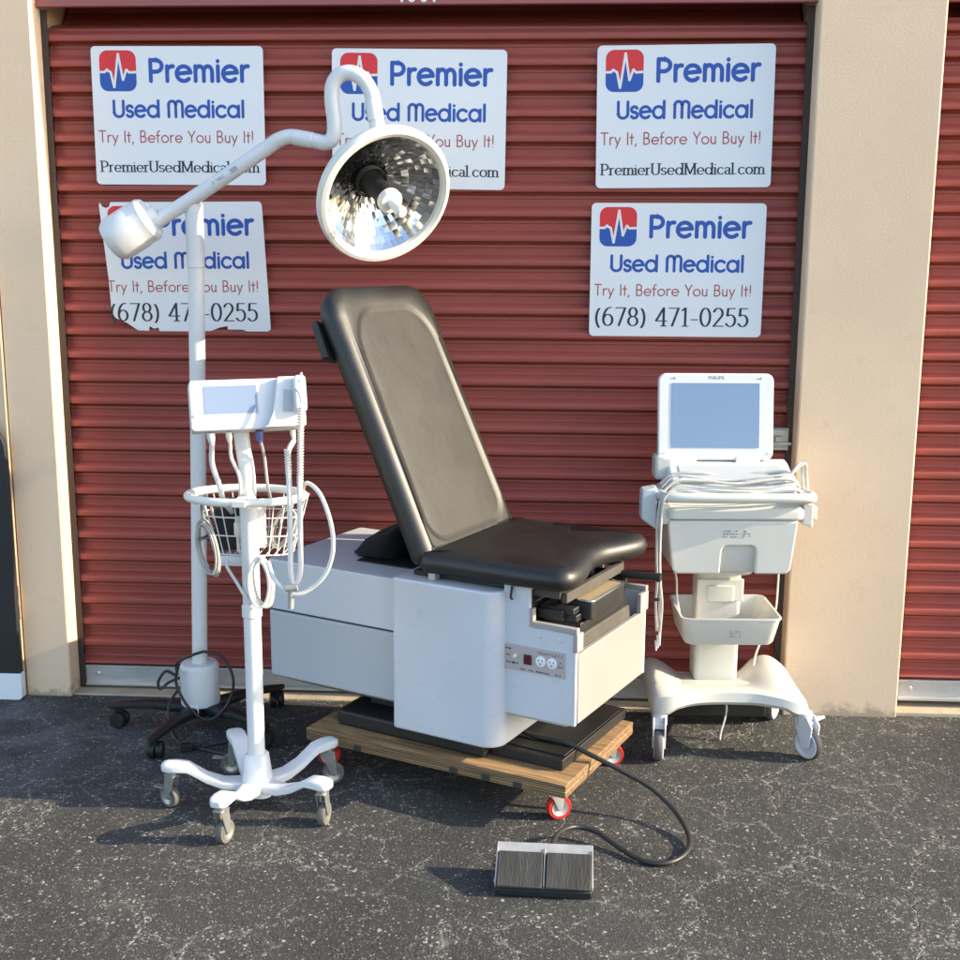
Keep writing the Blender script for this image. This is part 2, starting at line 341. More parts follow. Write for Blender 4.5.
# ------------------------------------------------------------------ lettering (own stroke alphabet)
def A(cx, cy, rx, ry, a0, a1, n=14):
    return [(cx+rx*math.cos(R(a0+(a1-a0)*i/n)), cy+ry*math.sin(R(a0+(a1-a0)*i/n))) for i in range(n+1)]
def glyphs(style):
    X = {'head': .70, 'thin': .60, 'serif': .62}[style]; sf = style == 'serif'
    h = X/2; w = {'head': .30, 'thin': .27, 'serif': .25}[style]
    G = {}
    def stem(x, y0, y1, a=1, b=1):
        r = [[(x, y0), (x, y1)]]
        if sf:
            if a: r.append([(x-.12, y0), (x+.12, y0)])
            if b == 1: r.append([(x-.12, y1), (x+.12, y1)])
            elif b == 2: r.append([(x-.13, y1-.03), (x, y1)])
        return r
    G[' '] = (.30, [])
    G['P'] = (.62, stem(.08, 0, 1)+[[(.09, .99), (.30, .99)]+A(.30, .715, .26, .275, 90, -90)+[(.09, .44)]])
    G['U'] = (.72, (stem(.08, .3, 1, 0)+stem(.64, .3, 1, 0) if sf else [])+[[(.08, 1), (.08, .28)]+A(.36, .28, .28, .28, 180, 360)+[(.64, 1)]])
    if style == 'head':
        G['M'] = (.98, [[(.08, 0), (.08, .78)]+A(.29, .78, .21, .22, 180, 0)+[(.50, 0)], [(.50, .78)]+A(.70, .78, .20, .22, 180, 0)+[(.90, 0)]])
    else:
        G['M'] = (.95, stem(.10, 0, 1)+stem(.85, 0, 1)+[[(.10, 1), (.47, .05)], [(.47, .05), (.85, 1)]])
    G['T'] = (.60, stem(.30, 0, 1, 1, 0)+[[(.02, 1), (.58, 1)]])
    G['I'] = (.20, stem(.10, 0, 1)); G['B'] = (.58, stem(.08, 0, 1)+[[(.08, 1), (.26, 1)]+A(.26, .76, .20, .24, 90, -90)+[(.08, .52)], [(.26, .52)]+A(.26, .26, .25, .26, 90, -90)+[(.08, 0)]])
    G['Y'] = (.58, [[(.02, 1), (.29, .48)], [(.56, 1), (.29, .48)], [(.29, .48), (.29, 0)]])
    G['H'] = (.70, stem(.08, 0, 1)+stem(.62, 0, 1)+[[(.08, .5), (.62, .5)]])
    G['L'] = (.52, [[(.08, 1), (.08, 0), (.48, 0)]])
    G['S'] = (.56, [A(.28, .75, .22, .25, 30, 270)+A(.28, .25, .23, .25, 90, -150)])
    G['r'] = (.36, stem(.08, 0, X, 1, 2)+[[(.08, X*.6)]+A(.30, X*.62, .22, X*.38, 180, 80)])
    G['e'] = (2*w+.08, [[(.06, h), (.03+2*w, h+(.06 if style == 'head' else 0))], A(.04+w, h, w, h, 8, 315)])
    G['m'] = (.86, stem(.08, 0, X, 1, 2)+sum([stem(x, 0, X*.62, 1, 0) for x in (.43, .78)] if sf else [], [])+[[(.08, X*.6)]+A(.255, X*.62, .175, X*.38, 180, 0)+[(.43, 0)], [(.43, X*.6)]+A(.605, X*.62, .175, X*.38, 180, 0)+[(.78, 0)]])
    G['i'] = (.18, stem(.09, 0, X, 1, 2)+[[(.09, X+.24), (.091, X+.245)]])
    G['l'] = (.18, stem(.09, 0, 1.02, 1, 2))
    G['s'] = (.44, [A(.22, X*.75, .17, X*.25, 25, 270)+A(.22, X*.25, .18, X*.25, 90, -155)])
    G['d'] = (2*w+.14, stem(.06+2*w, 0, 1.02, 1, 2)+[A(.04+w, h, w, h, 0, 360, 22)])
    if sf: G['a'] = (.48, [A(.22, X*.72, .17, X*.28, 150, 0)+[(.39, .06), (.46, 0)], A(.22, X*.28, .17, X*.28, 60, 330)])
    else: G['a'] = (2*w+.14, stem(.06+2*w, 0, X)+[A(.04+w, h, w, h, 0, 360, 22)])
    G['c'] = (2*w+.02, [A(.04+w, h, w, h, 45, 315)])
    G['o'] = (2*w+.08, [A(.04+w, h, w, h, 0, 360, 22)])
    G['u'] = (.50, [[(.07, X), (.07, X*.36)]+A(.24, X*.36, .17, X*.36, 180, 360), [(.41, X), (.41, 0)]])
    G['y'] = (.48, [[(.03, X), (.24, 0)], [(.45, X), (.12, -.30)]])
    G['f'] = (.32, [[(.12, 0), (.12, .82)]+A(.27, .82, .15, .18, 180, 80), [(.0, X), (.28, X)]])
    G['t'] = (.30, [[(.14, 0), (.14, .88)], [(.0, X), (.28, X)]])
    G[','] = (.20, [[(.12, .03), (.05, -.18)]]); G['.'] = (.20, [[(.09, .035), (.092, .036)]])
    G['!'] = (.20, [[(.10, 1), (.10, .28)], [(.10, .04), (.101, .041)]])
    G['('] = (.30, [A(.45, .42, .36, .66, 128, 232)]); G[')'] = (.30, [A(-.15, .42, .36, .66, 52, -52)])
    G['-'] = (.36, [[(.05, .36), (.31, .36)]])
    G['0'] = (.56, [A(.28, .5, .23, .5, 0, 360, 24)])
    G['1'] = (.40, stem(.22, 0, 1, 1, 0)+[[(.22, 1), (.07, .86)]])
    G['2'] = (.54, [A(.26, .72, .21, .28, 165, -35)+[(.05, .0)], [(.05, .015), (.50, .015)]])
    G['4'] = (.56, stem(.40, 0, 1, 1, 0)+[[(.40, 1), (.03, .28)], [(.03, .28), (.54, .28)]])
    G['5'] = (.52, [[(.44, .99), (.12, .99)], [(.12, .99), (.09, .56)]+A(.24, .32, .23, .32, 118, -150)])
    G['6'] = (.56, [A(.28, .31, .22, .31, 0, 360, 22), A(.40, .34, .34, .66, 180, 88)])
    G['7'] = (.52, [[(.05, .985), (.48, .985)], [(.48, .985), (.18, 0)]])
    G['8'] = (.54, [A(.27, .75, .18, .25, 0, 360, 20), A(.27, .26, .22, .26, 0, 360, 20)])
    return G
GL = {k: glyphs(k) for k in ('head', 'thin', 'serif')}
def text(mb, txt, style, x0, x1, base, cap, pen, d0, m=I4, sp=.08, word=None):
    """strokes as flat ribbons in the local XZ plane, facing -Y, at depth d0; pen = (half width x, half width y) in cap heights"""
    G = GL[style]; hw, hv = pen
    tot = sum(G[c][0]+sp for c in txt)-sp; kx = (x1-x0)/tot; x = 0; lay = 0; wi = 0
    for c in txt:
        w, st = G[c]
        if c == ' ': wi += 1
        if word is not None and wi != word: st = []
        for pts in st:
            lay += 1; y = -d0-.00003*(lay % 5)
            P = [Vector((p[0], p[1]*hw/hv)) for p in pts]
            closed = (P[0]-P[-1]).length < 1e-4 and len(P) > 6
            if closed: P = P[:-1]
            n = len(P); L = []; Rr = []
            kk = cap/kx   # keep the pen the same width however the line is stretched
            for i in range(n):
                a = P[i-1] if (i or closed) else P[i]; b = P[(i+1) % n] if (i < n-1 or closed) else P[i]
                t = b-a
                if t.length < 1e-9: t = Vector((1, 0))
                t.normalize(); q = Vector((-t.y, t.x))
                # mitre
                f = 1
                if (i or closed) and (i < n-1 or closed):
                    t1 = (P[i]-P[i-1]).normalized(); f = min(1.6, 1/max(.5, abs(Vector((-t1.y, t1.x)).dot(q))))
                L.append(P[i]+q*hw*f); Rr.append(P[i]-q*hw*f)
            def pt(p, c0): return m @ Vector((x0+kx*(x+c0.x+(p.x-c0.x)*kk), y, base+cap*p.y*hv/hw))
            vl = [mb.bm.verts.new(pt(p, P[i])) for i, p in enumerate(L)]; vr = [mb.bm.verts.new(pt(p, P[i])) for i, p in enumerate(Rr)]
            for i in range(n if closed else n-1):
                j = (i+1) % n; mb.bm.faces.new((vr[i], vr[j], vl[j], vl[i]))
            if not closed:
                for i, vv, sg in ((0, (vl[0], vr[0]), -1), (n-1, (vl[-1], vr[-1]), 1)):
                    t = (P[min(i+1, n-1)]-P[max(i-1, 0)])
                    t = t.normalized() if t.length > 1e-9 else Vector((1, 0))
                    q = Vector((-t.y, t.x)); fan = []
                    for k in range(1, 7):
                        a = math.pi*k/7
                        fan.append(mb.bm.verts.new(pt(P[i]+(q*math.cos(a)+t*sg*math.sin(a))*hw, P[i])))
                    mb.bm.faces.new([vv[0]]+fan+[vv[1]])
        x += w+sp
    return mb
def fine(mb, x0, x1, z0, z1, rows, d, m=I4, seed=1):
    """tiny print too small to read: broken dashes"""
    rg = random.Random(seed); hgt = (z1-z0)/rows
    for r in range(rows):
        x = x0
        while x < x1:
            w = rg.uniform(.15, .5)*hgt*2; w = min(w, x1-x)
            if rg.random() < .75: mb.box(x, x+w, -d-.0003, -d, z0+r*hgt+hgt*.25, z0+r*hgt+hgt*.7, m)
            x += w+hgt*.35
    return mb

# ================================================================== SETTING
g = MB(); g.grid(lambda u, v: Vector((-70+140*u, -90+150*v, 0)), 2, 2)
ground = g.build('asphalt_ground', 'asphalt'); ground['kind'] = 'structure'

# ------------------------------------------------------------------ building
PW = .41; XL = -1.773; XR = .877          # main door opening between the stucco pillars
bld = thing('storage_building', 'storage building front with tan stucco pillars and red corrugated roll-up doors', 'building')
def pillar(x0, x1):
    mb = MB(); mb.box(x0, x1, -.10, .30, -.02, 2.76)
    return mb.build('pillar', 'stucco', bld, bevel=.006, seg=2)
pillar(-1.945, XL); pillar(XR, XR+PW); pillar(4.65, 5.06)  # last pillar is unseen, set far right so sun reaches the right door
mb = MB(); mb.box(-6, 5.06, -.10, .30, 2.765, 3.5); mb.box(-6, -1.945-.35, -.10, .3, -.02, 2.76); mb.build('wall', 'stucco', bld)
mb = MB(); mb.box(-6, 5.06, .30, 6, -.02, 3.5); mb.build('wall', 'stucco', bld)
mb = MB(); mb.box(-6.05, 5.12, -.16, 6.05, 3.505, 3.62); mb.build('roof', 'galv', bld)
# smooth corner trim left of the first pillar, with its hasp
mb = MB(); mb.box(-2.29, -1.948, -.107, .1, -.01, 2.76)
trim = mb.build('corner_trim', 'trim', bld, bevel=.003)
mb = MB(); mb.box(-1.975, -1.945, -.1105, -.1072, .30, .43); mb.box(-1.972, -1.950, -.118, -.1108, .352, .378)
mb.build('hasp', 'trim', trim, bevel=.001)
mb = MB(); mb.lathe([(.011, 0), (.011, .012), (.006, .016)], 12, T(-1.96, -.1185, .366) @ RX(90)); mb.build('hasp_stud', 'brass', trim)
# concrete sill
mb = MB(); mb.box(XL, XR, -.085, .25, -.02, .006); mb.box(XR+PW, 4.65, -.085, .25, -.02, .012); mb.build('door_sill', 'conc', bld, bevel=.004)
def header(x0, x1, num):
    mb = MB(); mb.box(x0, x1, -.052, -.03, 2.474, 2.755); mb.box(x0, x1, -.029, .25, 2.60, 2.755)
    mb.box(x0, x1, -.056, -.0525, 2.474, 2.486)
    h = mb.build('door_header', 'redhead', bld, bevel=.002)
    if num:
        t = MB(); text(t, num, 'head', -.533, -.378, 2.4845, .068, (.068, .068), .0565, sp=.10); t.build('unit_number', 'whiteprint', h)
header(XL, XR, '4007'); header(XR+PW, 4.65, None)
PITCH = .0846
def roll_door(x0, x1, zb, ztop0):
    prof = []
    # one corrugation below each lip, listed from the top down: (dz, y)
    cyc = [(0, .0200), (.003, .0150), (.0145, -.0045), (.0175, -.0074), (.021, -.0083), (.034, -.0085), (.0365, -.0074), (.0378, -.0030), (.0395, .0290), (.0455, .0310), (.049, .0225), (.058, .0215), (.0595, .0195), (.061, .0215), (.079, .0225)]
    z = ztop0
    while z > zb+.075:
        for dz, y in cyc:
            if z-dz > zb+.078: prof.append((y, z-dz))
        z -= PITCH
    prof = [(.22, 2.60), (.20, 2.50), (.15, 2.452), (.06, 2.432), (.022, ztop0+.008)]+prof+[(.010, zb+.076)]
    mb = MB(); N = 24
    xs = [x0+.012+(x1-x0-.024)*i/N for i in range(N+1)]
    rg = random.Random(int(x0*10)+40); wob = [rg.uniform(-.0010, .0014) for _ in xs]
    mb.loft([[Vector((x, y+wb, zz)) for y, zz in prof] for x, wb in zip(xs, wob)], caps=False, closed=False)
    d = mb.build('roll_up_door', 'red', bld, angle=25)
    r = MB(); r.box(x0+.02, x1-.02, -.004, .012, zb, zb+.074); r.box(x0+.026, x1-.026, -.022, -.0042, zb, zb+.010); r.box(x0+.02, x1-.02, -.009, -.0042, zb+.068, zb+.074)
    for xx in (x0+.07, x1-.07): r.lathe([(.009, 0), (.009, .004), (.004, .007)], 10, T(xx, -.0045, zb+.044) @ RX(90))
    r.build('bottom_rail', 'galv', d, bevel=.0015)
    for xx in (x0+.001, x1-.023):
        t = MB(); t.box(xx, xx+.022, -.0165, -.0115, .006 if x0 < 0 else .012, 2.47); t.build('guide_track', 'track', d)
    b = MB(); b.box(x0+.02, x1-.02, .04, .06, zb-.03, zb-.001); b.build('bottom_seal', 'rubber', d)
    return d
door = roll_door(XL, XR, .016, 2.412-.0055)
roll_door(XR+PW, 4.65, .036, 2.412+.016)
# slide latch at the right edge of the main door
lb = MB(); lb.box(.795, .862, -.022, -.0105, .965, 1.045); lb.box(.80, .85, -.032, -.0225, 1.02, 1.04); lb.box(.795, .872, -.034, -.0225, .985, .995); lb.box(.812, .832, -.045, -.0225, .998, 1.016)
lb.box(.80, .856, -.03, -.0225, .968, .976)
lb.build('slide_latch', 'steel', door, bevel=.001)

# dark panel cut by the left frame edge
pn = thing('standing_panel', 'dark charcoal panel with white bottom edge standing against left pillar at frame edge', 'panel', (-2.19, -.142, 0))
W2 = .50
mb = MB(); mb.prism(rrect(W2, .955, [.004, .004, .12, .12], 8, 0, .105+.4775), 0, .026, RX(90) @ T(0, 0, -.013)); mb.build('panel_face', 'darkpanel', pn, bevel=.003)
mb = MB(); mb.prism(rrect(W2+.006, .102, [.018, .018, .003, .003], 5, 0, .053), 0, .034, RX(90) @ T(0, 0, -.017)); mb.build('bottom_edge', 'sign', pn, bevel=.002)

# ================================================================== SIGNS
SG = 'signs hung on the red door'
def sign(x0, x1, z0, z1, label, last, torn=False, tilt=0):
    w, h = x1-x0, z1-z0
    t = thing('business_sign', label, 'sign', ((x0+x1)/2, -.0112, z0), 0, SG); t.rotation_euler.y = R(tilt)
    if torn:
        def q(a, b): return (-w/2+w*(a-46)/872, h*(1-(b-103)/667))
        o = [q(*p) for p in ((160, 728), (215, 766), (274, 769), (277, 744), (300, 757), (325, 752), (328, 770), (470, 771), (603, 769), (648, 751), (690, 744), (692, 761), (770, 762), (792, 771), (905, 771), (918, 760), (893, 118), (880, 104), (106, 104), (97, 128), (78, 133), (62, 126), (50, 106), (45, 120), (74, 500), (80, 672), (100, 702))]
    else: o = [(x, y+h/2) for x, y in rrect(w, h, .016, 5)]
    mb = MB(); mb.prism(o, 0, .0012, RX(90)); pnl = mb.build('sign_panel', 'sign', t)
    mm = T(-w/2, -.0012, 0)
    def X(u): return w*u
    def V(v): return h*(1-v)
    # logo: red over blue rounded square split by a white pulse line
    lx0, lx1, lz0, lz1 = X(.048), X(.262), V(.322), V(.03)
    mid = lz0+(lz1-lz0)*.46; lw = lx1-lx0; lh = lz1-lz0; r = lw*.22
    rr = rrect(lw, lh, r, 6, (lx0+lx1)/2, (lz0+lz1)/2)
    low = [p for p in rr if p[1] <= mid]; hi = [p for p in rr if p[1] > mid]
    pul = [(.0, .47), (.14, .47), (.20, .53), (.25, .49), (.30, .47), (.385, .09), (.52, .92), (.63, .27), (.73, .53), (.80, .46), (1.0, .47)]
    pp = [(lx0+lw*a, lz0+lh*b) for a, b in pul]
    mb = MB()
    bl_low = rrect(lw, lh, r, 6, (lx0+lx1)/2, (lz0+lz1)/2)
    nbl = len(bl_low)//2   # first two corners are the bottom ones
    pts = bl_low[:nbl]+list(reversed(pp)); vs = [mb.bm.verts.new(mm @ Vector((a, -.0004, b))) for a, b in pts]; mb.bm.faces.new(vs)
    lg = mb.build('logo', 'blue', t, flat=True)
    mb = MB(); pts = pp+bl_low[nbl:]; vs = [mb.bm.verts.new(mm @ Vector((a, -.0004, b))) for a, b in pts]; mb.bm.faces.new(vs); mb.build('logo_top', 'logored', lg, flat=True)
    mb = MB()
    for i in range(len(pp)-1):
        a, b = Vector(pp[i]), Vector(pp[i+1]); dd = (b-a).normalized(); q_ = Vector((-dd.y, dd.x))*.0040; e = dd*.0016; y = -.0008-.00004*(i % 2)
        mb.bm.faces.new([mb.bm.verts.new(mm @ Vector((p.x, y, p.y))) for p in (a-q_-e, b-q_+e, b+q_+e, a+q_-e)])
    mb.build('pulse_line', 'whiteprint', lg, flat=True)
    def line(txt, st, a, b, vb, vc, pen, m_):
        for wi in range(len(txt.split(' '))):
            k = MB(); text(k, txt, st, X(a), X(b), V(vb), h*(vb-vc), pen, .0004, mm, word=wi); k.build('lettering', m_, t, flat=True)
    line('Premier', 'head', .335, .915, .248, .098, (.100, .100), 'blue')
    line('Used Medical', 'head', .115, .885, .505, .392, (.095, .095), 'blue')
    line('Try It, Before You Buy It!', 'thin', .025, .935, .690, .608, (.052, .052), 'textred')
    if last == 'web': line('PremierUsedMedical.com', 'serif', .03, .962, .906, .828, (.085, .036), 'ink')
    else: line('(678) 471-0255', 'serif', .03, .925, .920, .782, (.066, .028), 'ink')
    return t
sign(-1.604, -.998, 1.883, 2.350, 'white sign with a web address, partly crossed by the slanted lamp arm', 'web', tilt=.2)
sign(-.762, -.158, 1.871, 2.337, 'white sign with a web address, partly covered by the round lamp head', 'web', tilt=.7)
sign(.158, .757, 1.877, 2.348, 'white sign with a web address, fully visible at upper right of the door', 'web', tilt=-.5)
sign(-1.598, -.995, 1.369, 1.825, 'white sign with torn bottom edge and phone number behind the lamp pole', 'tel', True, tilt=-.4)
sign(.146, .748, 1.365, 1.825, 'undamaged white sign with a phone number above the rolling cart', 'tel')

# ================================================================== CASTERS
def caster(parent, x, y, rw, wd, ztop, yaw, tyre, rim, fork, brake=False, kind='plain'):
    """swivel caster under (x, y); yaw = rolling direction"""
    m = T(x, y, 0) @ RZ(yaw); off = rw*.45
    mb = MB()
    zf = max(rw*2+.004, ztop-.016)
    mb.lathe([(rw*.48, zf+.002), (rw*.48, ztop), (rw*.22, ztop+.004)], 14, m)
    for s in (-1, 1):
        o = [(-rw*.48, zf), (rw*.55, zf), (off+rw*.30, rw*1.75), (off+rw*.20, rw*.92), (off, rw*.80), (off-rw*.20, rw*.92), (-rw*.12, rw*1.8)]
        mb.prism(o, 0, .0022, m @ T(0, s*(wd/2+.003)+.0011, 0) @ RX(90))
    mb.box(-rw*.55, rw*.62, -wd/2-.005, wd/2+.005, zf-.001, zf+.003, m)
    if brake: mb.prism([(-.008, 0), (.010, 0), (.013, .035), (-.011, .035)], rw*1.5, rw*1.5+.004, m @ T(off+rw*.75, 0, 0) @ RZ(-90))
    c = mb.build('caster', fork, parent, bevel=.0008)
    w = MB(); mw = m @ T(off, 0, rw) @ RX(90)
    w.lathe([(rw*.70, -wd/2), (rw*.93, -wd/2), (rw, -wd*.3), (rw, wd*.3), (rw*.93, wd/2), (rw*.70, wd/2)], 24, mw, caps=False)
    w.build('wheel', tyre, c)
    h = MB(); h.lathe([(rw*.69, -wd/2-.001), (rw*.3, -wd/2+.003), (rw*.12, -wd/2-.002), (.001, -wd/2-.002)], 20, mw, caps=False); h.lathe([(.001, wd/2+.002), (rw*.12, wd/2+.002), (rw*.3, wd/2-.003), (rw*.69, wd/2+.001)], 20, mw, caps=False)
    h.build('hub', rim, c)
    return c

# ================================================================== EXAM LIGHT
HX, HY = -1.203, -.35
el = thing('exam_light', 'white floor-standing examination lamp with round reflector head on black star base', 'lamp', (HX, HY, 0))
def W(x, y, z): return Vector((x-HX, y-HY, z))     # world to this thing
mb = MB(); mb.lathe([(.066, .088), (.068, .094), (.068, .225), (.060, .237), (.0285, .240)], 36); mb.lathe([(.022, .05), (.022, .088)], 16)
mb.build('base_weight', 'white', el, bevel=.001)
mb = MB(); mb.box(-.03, .012, -.0715, -.066, .072, .102); mb.build('cord_clip', 'sign', el, bevel=.002)
pc = [(W(-1.2005, -.35, .238)), (W(-1.173, -.35, 1.10)), (W(-1.159, -.355, 1.60))]
mb = MB(); mb.tube(pc, .0265, 20); mb.build('pole', 'white', el)
mb = MB(); mb.tube([W(-1.159, -.355, 1.60), W(-1.1575, -.356, 1.803)], .0292, 20); mb.tube([W(-1.1575, -.356, 1.803), W(-1.157, -.356, 1.812)], .024, 20)
mb.build('pole_collar', 'white', el, bevel=.001)
armp = [(-1.320, -.375, 1.722), (-1.129, -.372, 1.838), (-.915, -.376, 1.974), (-.868, -.38, 2.003), (-.822, -.384, 2.013), (-.75, -.392, 2.000), (-.712, -.396, 1.994), (-.688, -.398, 2.012), (-.684, -.40, 2.060), (-.690, -.402, 2.12), (-.686, -.404, 2.168), (-.664, -.406, 2.197), (-.628, -.408, 2.204), (-.592, -.41, 2.186), (-.565, -.412, 2.146), (-.551, -.413, 2.085), (-.545, -.415, 2.035)]
mb = MB(); mb.tube([W(*p) for p in armp], .0240, 16, k=5)
arm = mb.build('arm', 'white', el)
for a, b, nm in ((armp[4], armp[5], 'arm_joint'), (armp[14], armp[16], 'arm_joint')):
    a, b = W(*a), W(*b); d = (b-a).normalized(); c = (a+b)/2
    mb = MB(); mb.tube([c-d*.032, c+d*.032], .0255, 16); mb.build(nm, 'white', arm, bevel=.0015)
# pivot yoke on the pole head
mb = MB(); mb.tube([W(-1.157, -.356, 1.806), W(-1.155, -.37, 1.83)], .016, 12); mb.build('pivot', 'steel', el)
# print along the arm
da = (Vector(armp[2])-Vector(armp[1])).normalized(); side = Vector((0, -1, 0)); upv = side.cross(da).normalized()*-1
ma = Matrix((da, -side, upv if upv.z > 0 else -upv)).transposed().to_4x4(); ma.translation = W(*armp[1])+side*.0241
mb = MB(); fine(mb, .055, .10, -.006, .006, 2, 0, ma, 5); text(mb, '555', 'thin', .125, .150, -.007, .012, (.09, .09), .0002, ma); mb.build('arm_print', 'markgrey', arm, flat=True)
# counterweight
ca = Vector(armp[0]); d = (Vector(armp[1])-ca).normalized(); q = d.to_track_quat('Z', 'Y').to_matrix().to_4x4(); q.translation = W(*(ca-d*.135+Vector((0,0,.025))))
mb = MB(); mb.lathe([(.035, -.002), (.062, .006), (.073, .022), (.075, .04), (.075, .108), (.073, .112), (.073, .150), (.066, .162), (.034, .168), (.026, .19)], 32, q)
mb.build('counterweight', 'white', el, angle=30)
# head
nH = Vector((.515, -.74, -.45)).normalized(); hq = nH.to_track_quat('Z', 'Y').to_matrix().to_4x4(); hc = Vector((-.512, -.50, 1.826)); hq.translation = W(*hc)
RH = .224
mb = MB(); mb.lathe([(.05, -.150), (.10, -.138), (.155, -.105), (.195, -.06), (.213, -.02), (.214, .0)], 48, hq, caps=False)
mb.lathe([(.055, -.15), (.04, -.17), (.001, -.175)], 24, hq, caps=False)
head = mb.build('lamp_head', 'whiteold', el)
mb = MB(); mb.lathe([(.190, .000), (.194, .012), (.206, .019), (.218, .016), (RH, .002), (RH-.002, -.016), (.213, -.026), (.196, -.02)], 56, hq, caps=False)
mb.build('rim', 'whiteold', head)
# faceted mirror reflector
def mirror():
    m, n, l, b = nodes('faceted_mirror')
    b.inputs['Base Color'].default_value = (.62, .63, .64, 1); b.inputs['Metallic'].default_value = 1; b.inputs['Roughness'].default_value = .12
    return m
MT['mirror'] = mirror()
mb = MB(); rg = random.Random(3); rings = []
nr, ns = 8, 60
for i in range(nr+1):
    r = .03+(.197-.03)*(i/nr)**.9; z = -.125+.125*(r/.197)**2
    rings.append([(r, z) for _ in range(ns)])
fr = []
for i in range(nr):
    sh = rg.uniform(0, 1)
    for j in range(ns):
        a0, a1 = 2*math.pi*(j+sh)/ns, 2*math.pi*(j+1+sh)/ns
        r0, z0 = rings[i][0]; r1, z1 = rings[i+1][0]
        tz = rg.uniform(-.0012, .0012); tw = rg.uniform(-.0011, .0011)
        v = [hq @ Vector((r0*math.cos(a0), r0*math.sin(a0), z0+tz+tw)), hq @ Vector((r0*math.cos(a1), r0*math.sin(a1), z0+tz-tw)), hq @ Vector((r1*math.cos(a1), r1*math.sin(a1), z1-tz-tw)), hq @ Vector((r1*math.cos(a0), r1*math.sin(a0), z1-tz+tw))]
        mb.bm.faces.new([mb.bm.verts.new(p) for p in v])
mb.build('reflector', 'mirror', head, flat=True)
mb = MB(); mb.lathe([(.045, -.124), (.044, -.105), (.034, -.09), (.034, -.02), (.031, .030), (.001, .030)], 24, hq)
for i in range(4): mb.lathe([(.048, -.122+i*.008), (.052, -.120+i*.008), (.048, -.118+i*.008)], 24, hq, caps=False)
bh = mb.build('bulb_housing', 'blackplastic', head)
mb = MB(); mb.lathe([(.036, .026), (.039, .029), (.039, .044), (.034, .052), (.012, .055)], 24, hq); mb.build('bulb_cap', 'whiteold', bh)
mb = MB(); mb.lathe([(.0155, .054), (.0150, .088), (.0185, .108), (.0185, .122), (.012, .130), (.001, .131)], 18, hq); mb.build('handle', 'whiteold', bh)
# head mount
mb = MB(); mb.tube([W(-.545, -.415, 2.035), W(-.553, -.42, 1.985), W(-.575, -.415, 1.93), W(*(hc-nH*.155))], .021, 14, k=5); mb.build('head_mount', 'whiteold', head)
# star base
for k, a in enumerate((184, 256, 328, 40, 112)):
    rr = .315; m = RZ(a)
    mb = MB(); sec = []
    for x, w_, zt, hh in ((.02, .030, .088, .045), (.06, .028, .094, .040), (.18, .022, .096, .026), (.27, .019, .090, .022), (.30, .018, .086, .020), (.325, .010, .084, .016)):
        sec.append([m @ Vector((x, w_*math.copysign(abs(math.cos(t))**.6, math.cos(t)), zt-hh/2+hh/2*math.copysign(abs(math.sin(t))**.6, math.sin(t)))) for t in [2*math.pi*j/14 for j in range(14)]])
    mb.loft(sec); leg = mb.build('base_leg', 'blackmetal', el)
    px, py = rr*math.cos(R(a)), rr*math.sin(R(a)); px, py = .298*math.cos(R(a)), .298*math.sin(R(a))
    ya = a+[160, 200, 30, 70, -40][k]; mm = T(px, py, 0) @ RZ(ya)
    mb = MB()
    for s in (-1, 1):
        mb.lathe([(.008, -.011), (.026, -.0105), (.029, -.006), (.029, .006), (.026, .0105), (.008, .011)], 20, mm @ T(.012, s*.014, .029) @ RX(90))
    mb.lathe([(.007, .030), (.007, .072)], 10, mm); mb.box(-.004, .03, -.004, .004, .03, .062, mm)
    mb.build('caster', 'blackplastic', leg)
# black mains cord
mb = MB(); mb.tube([W(*p) for p in ((-1.268, -.36, .183), (-1.30, -.40, .176), (-1.322, -.42, .160), (-1.328, -.42, .188), (-1.300, -.42, .226), (-1.262, -.425, .215), (-1.255, -.43, .262), (-1.20, -.436, .292), (-1.165, -.42, .30))], .0052, 8, k=6); mb.build('mains_cord', 'blackcable', el)
mb = MB(); mb.tube([W(*p) for p in ((-1.165, -.42, .30), (-1.10, -.425, .285), (-1.062, -.43, .205), (-1.085, -.435, .115), (-1.150, -.45, .062), (-1.22, -.44, .105), (-1.262, -.432, .19), (-1.25, -.43, .255))], .0052, 8, k=6)
mb.tube([W(*p) for p in ((-1.268, -.36, .15), (-1.29, -.44, .10), (-1.24, -.52, .02), (-1.12, -.57, .0055), (-1.0, -.60, .0055), (-.93, -.55, .0055), (-.98, -.49, .0055), (-1.08, -.50, .0055), (-1.15, -.545, .0055))], .0052, 8, k=6)
mb.build('mains_cord', 'blackcable', el)
mb = MB(); mb.prism(rrect(.04, .028, .006, 3), 0, .026, T(-1.19-HX, -.57-HY, 0) @ RZ(20)); mb.prism(rrect(.03, .018, .006, 3), 0, .02, T(-1.16-HX, -.555-HY, .003) @ RZ(20)); mb.build('mains_plug', 'blackplastic', el, bevel=.003)

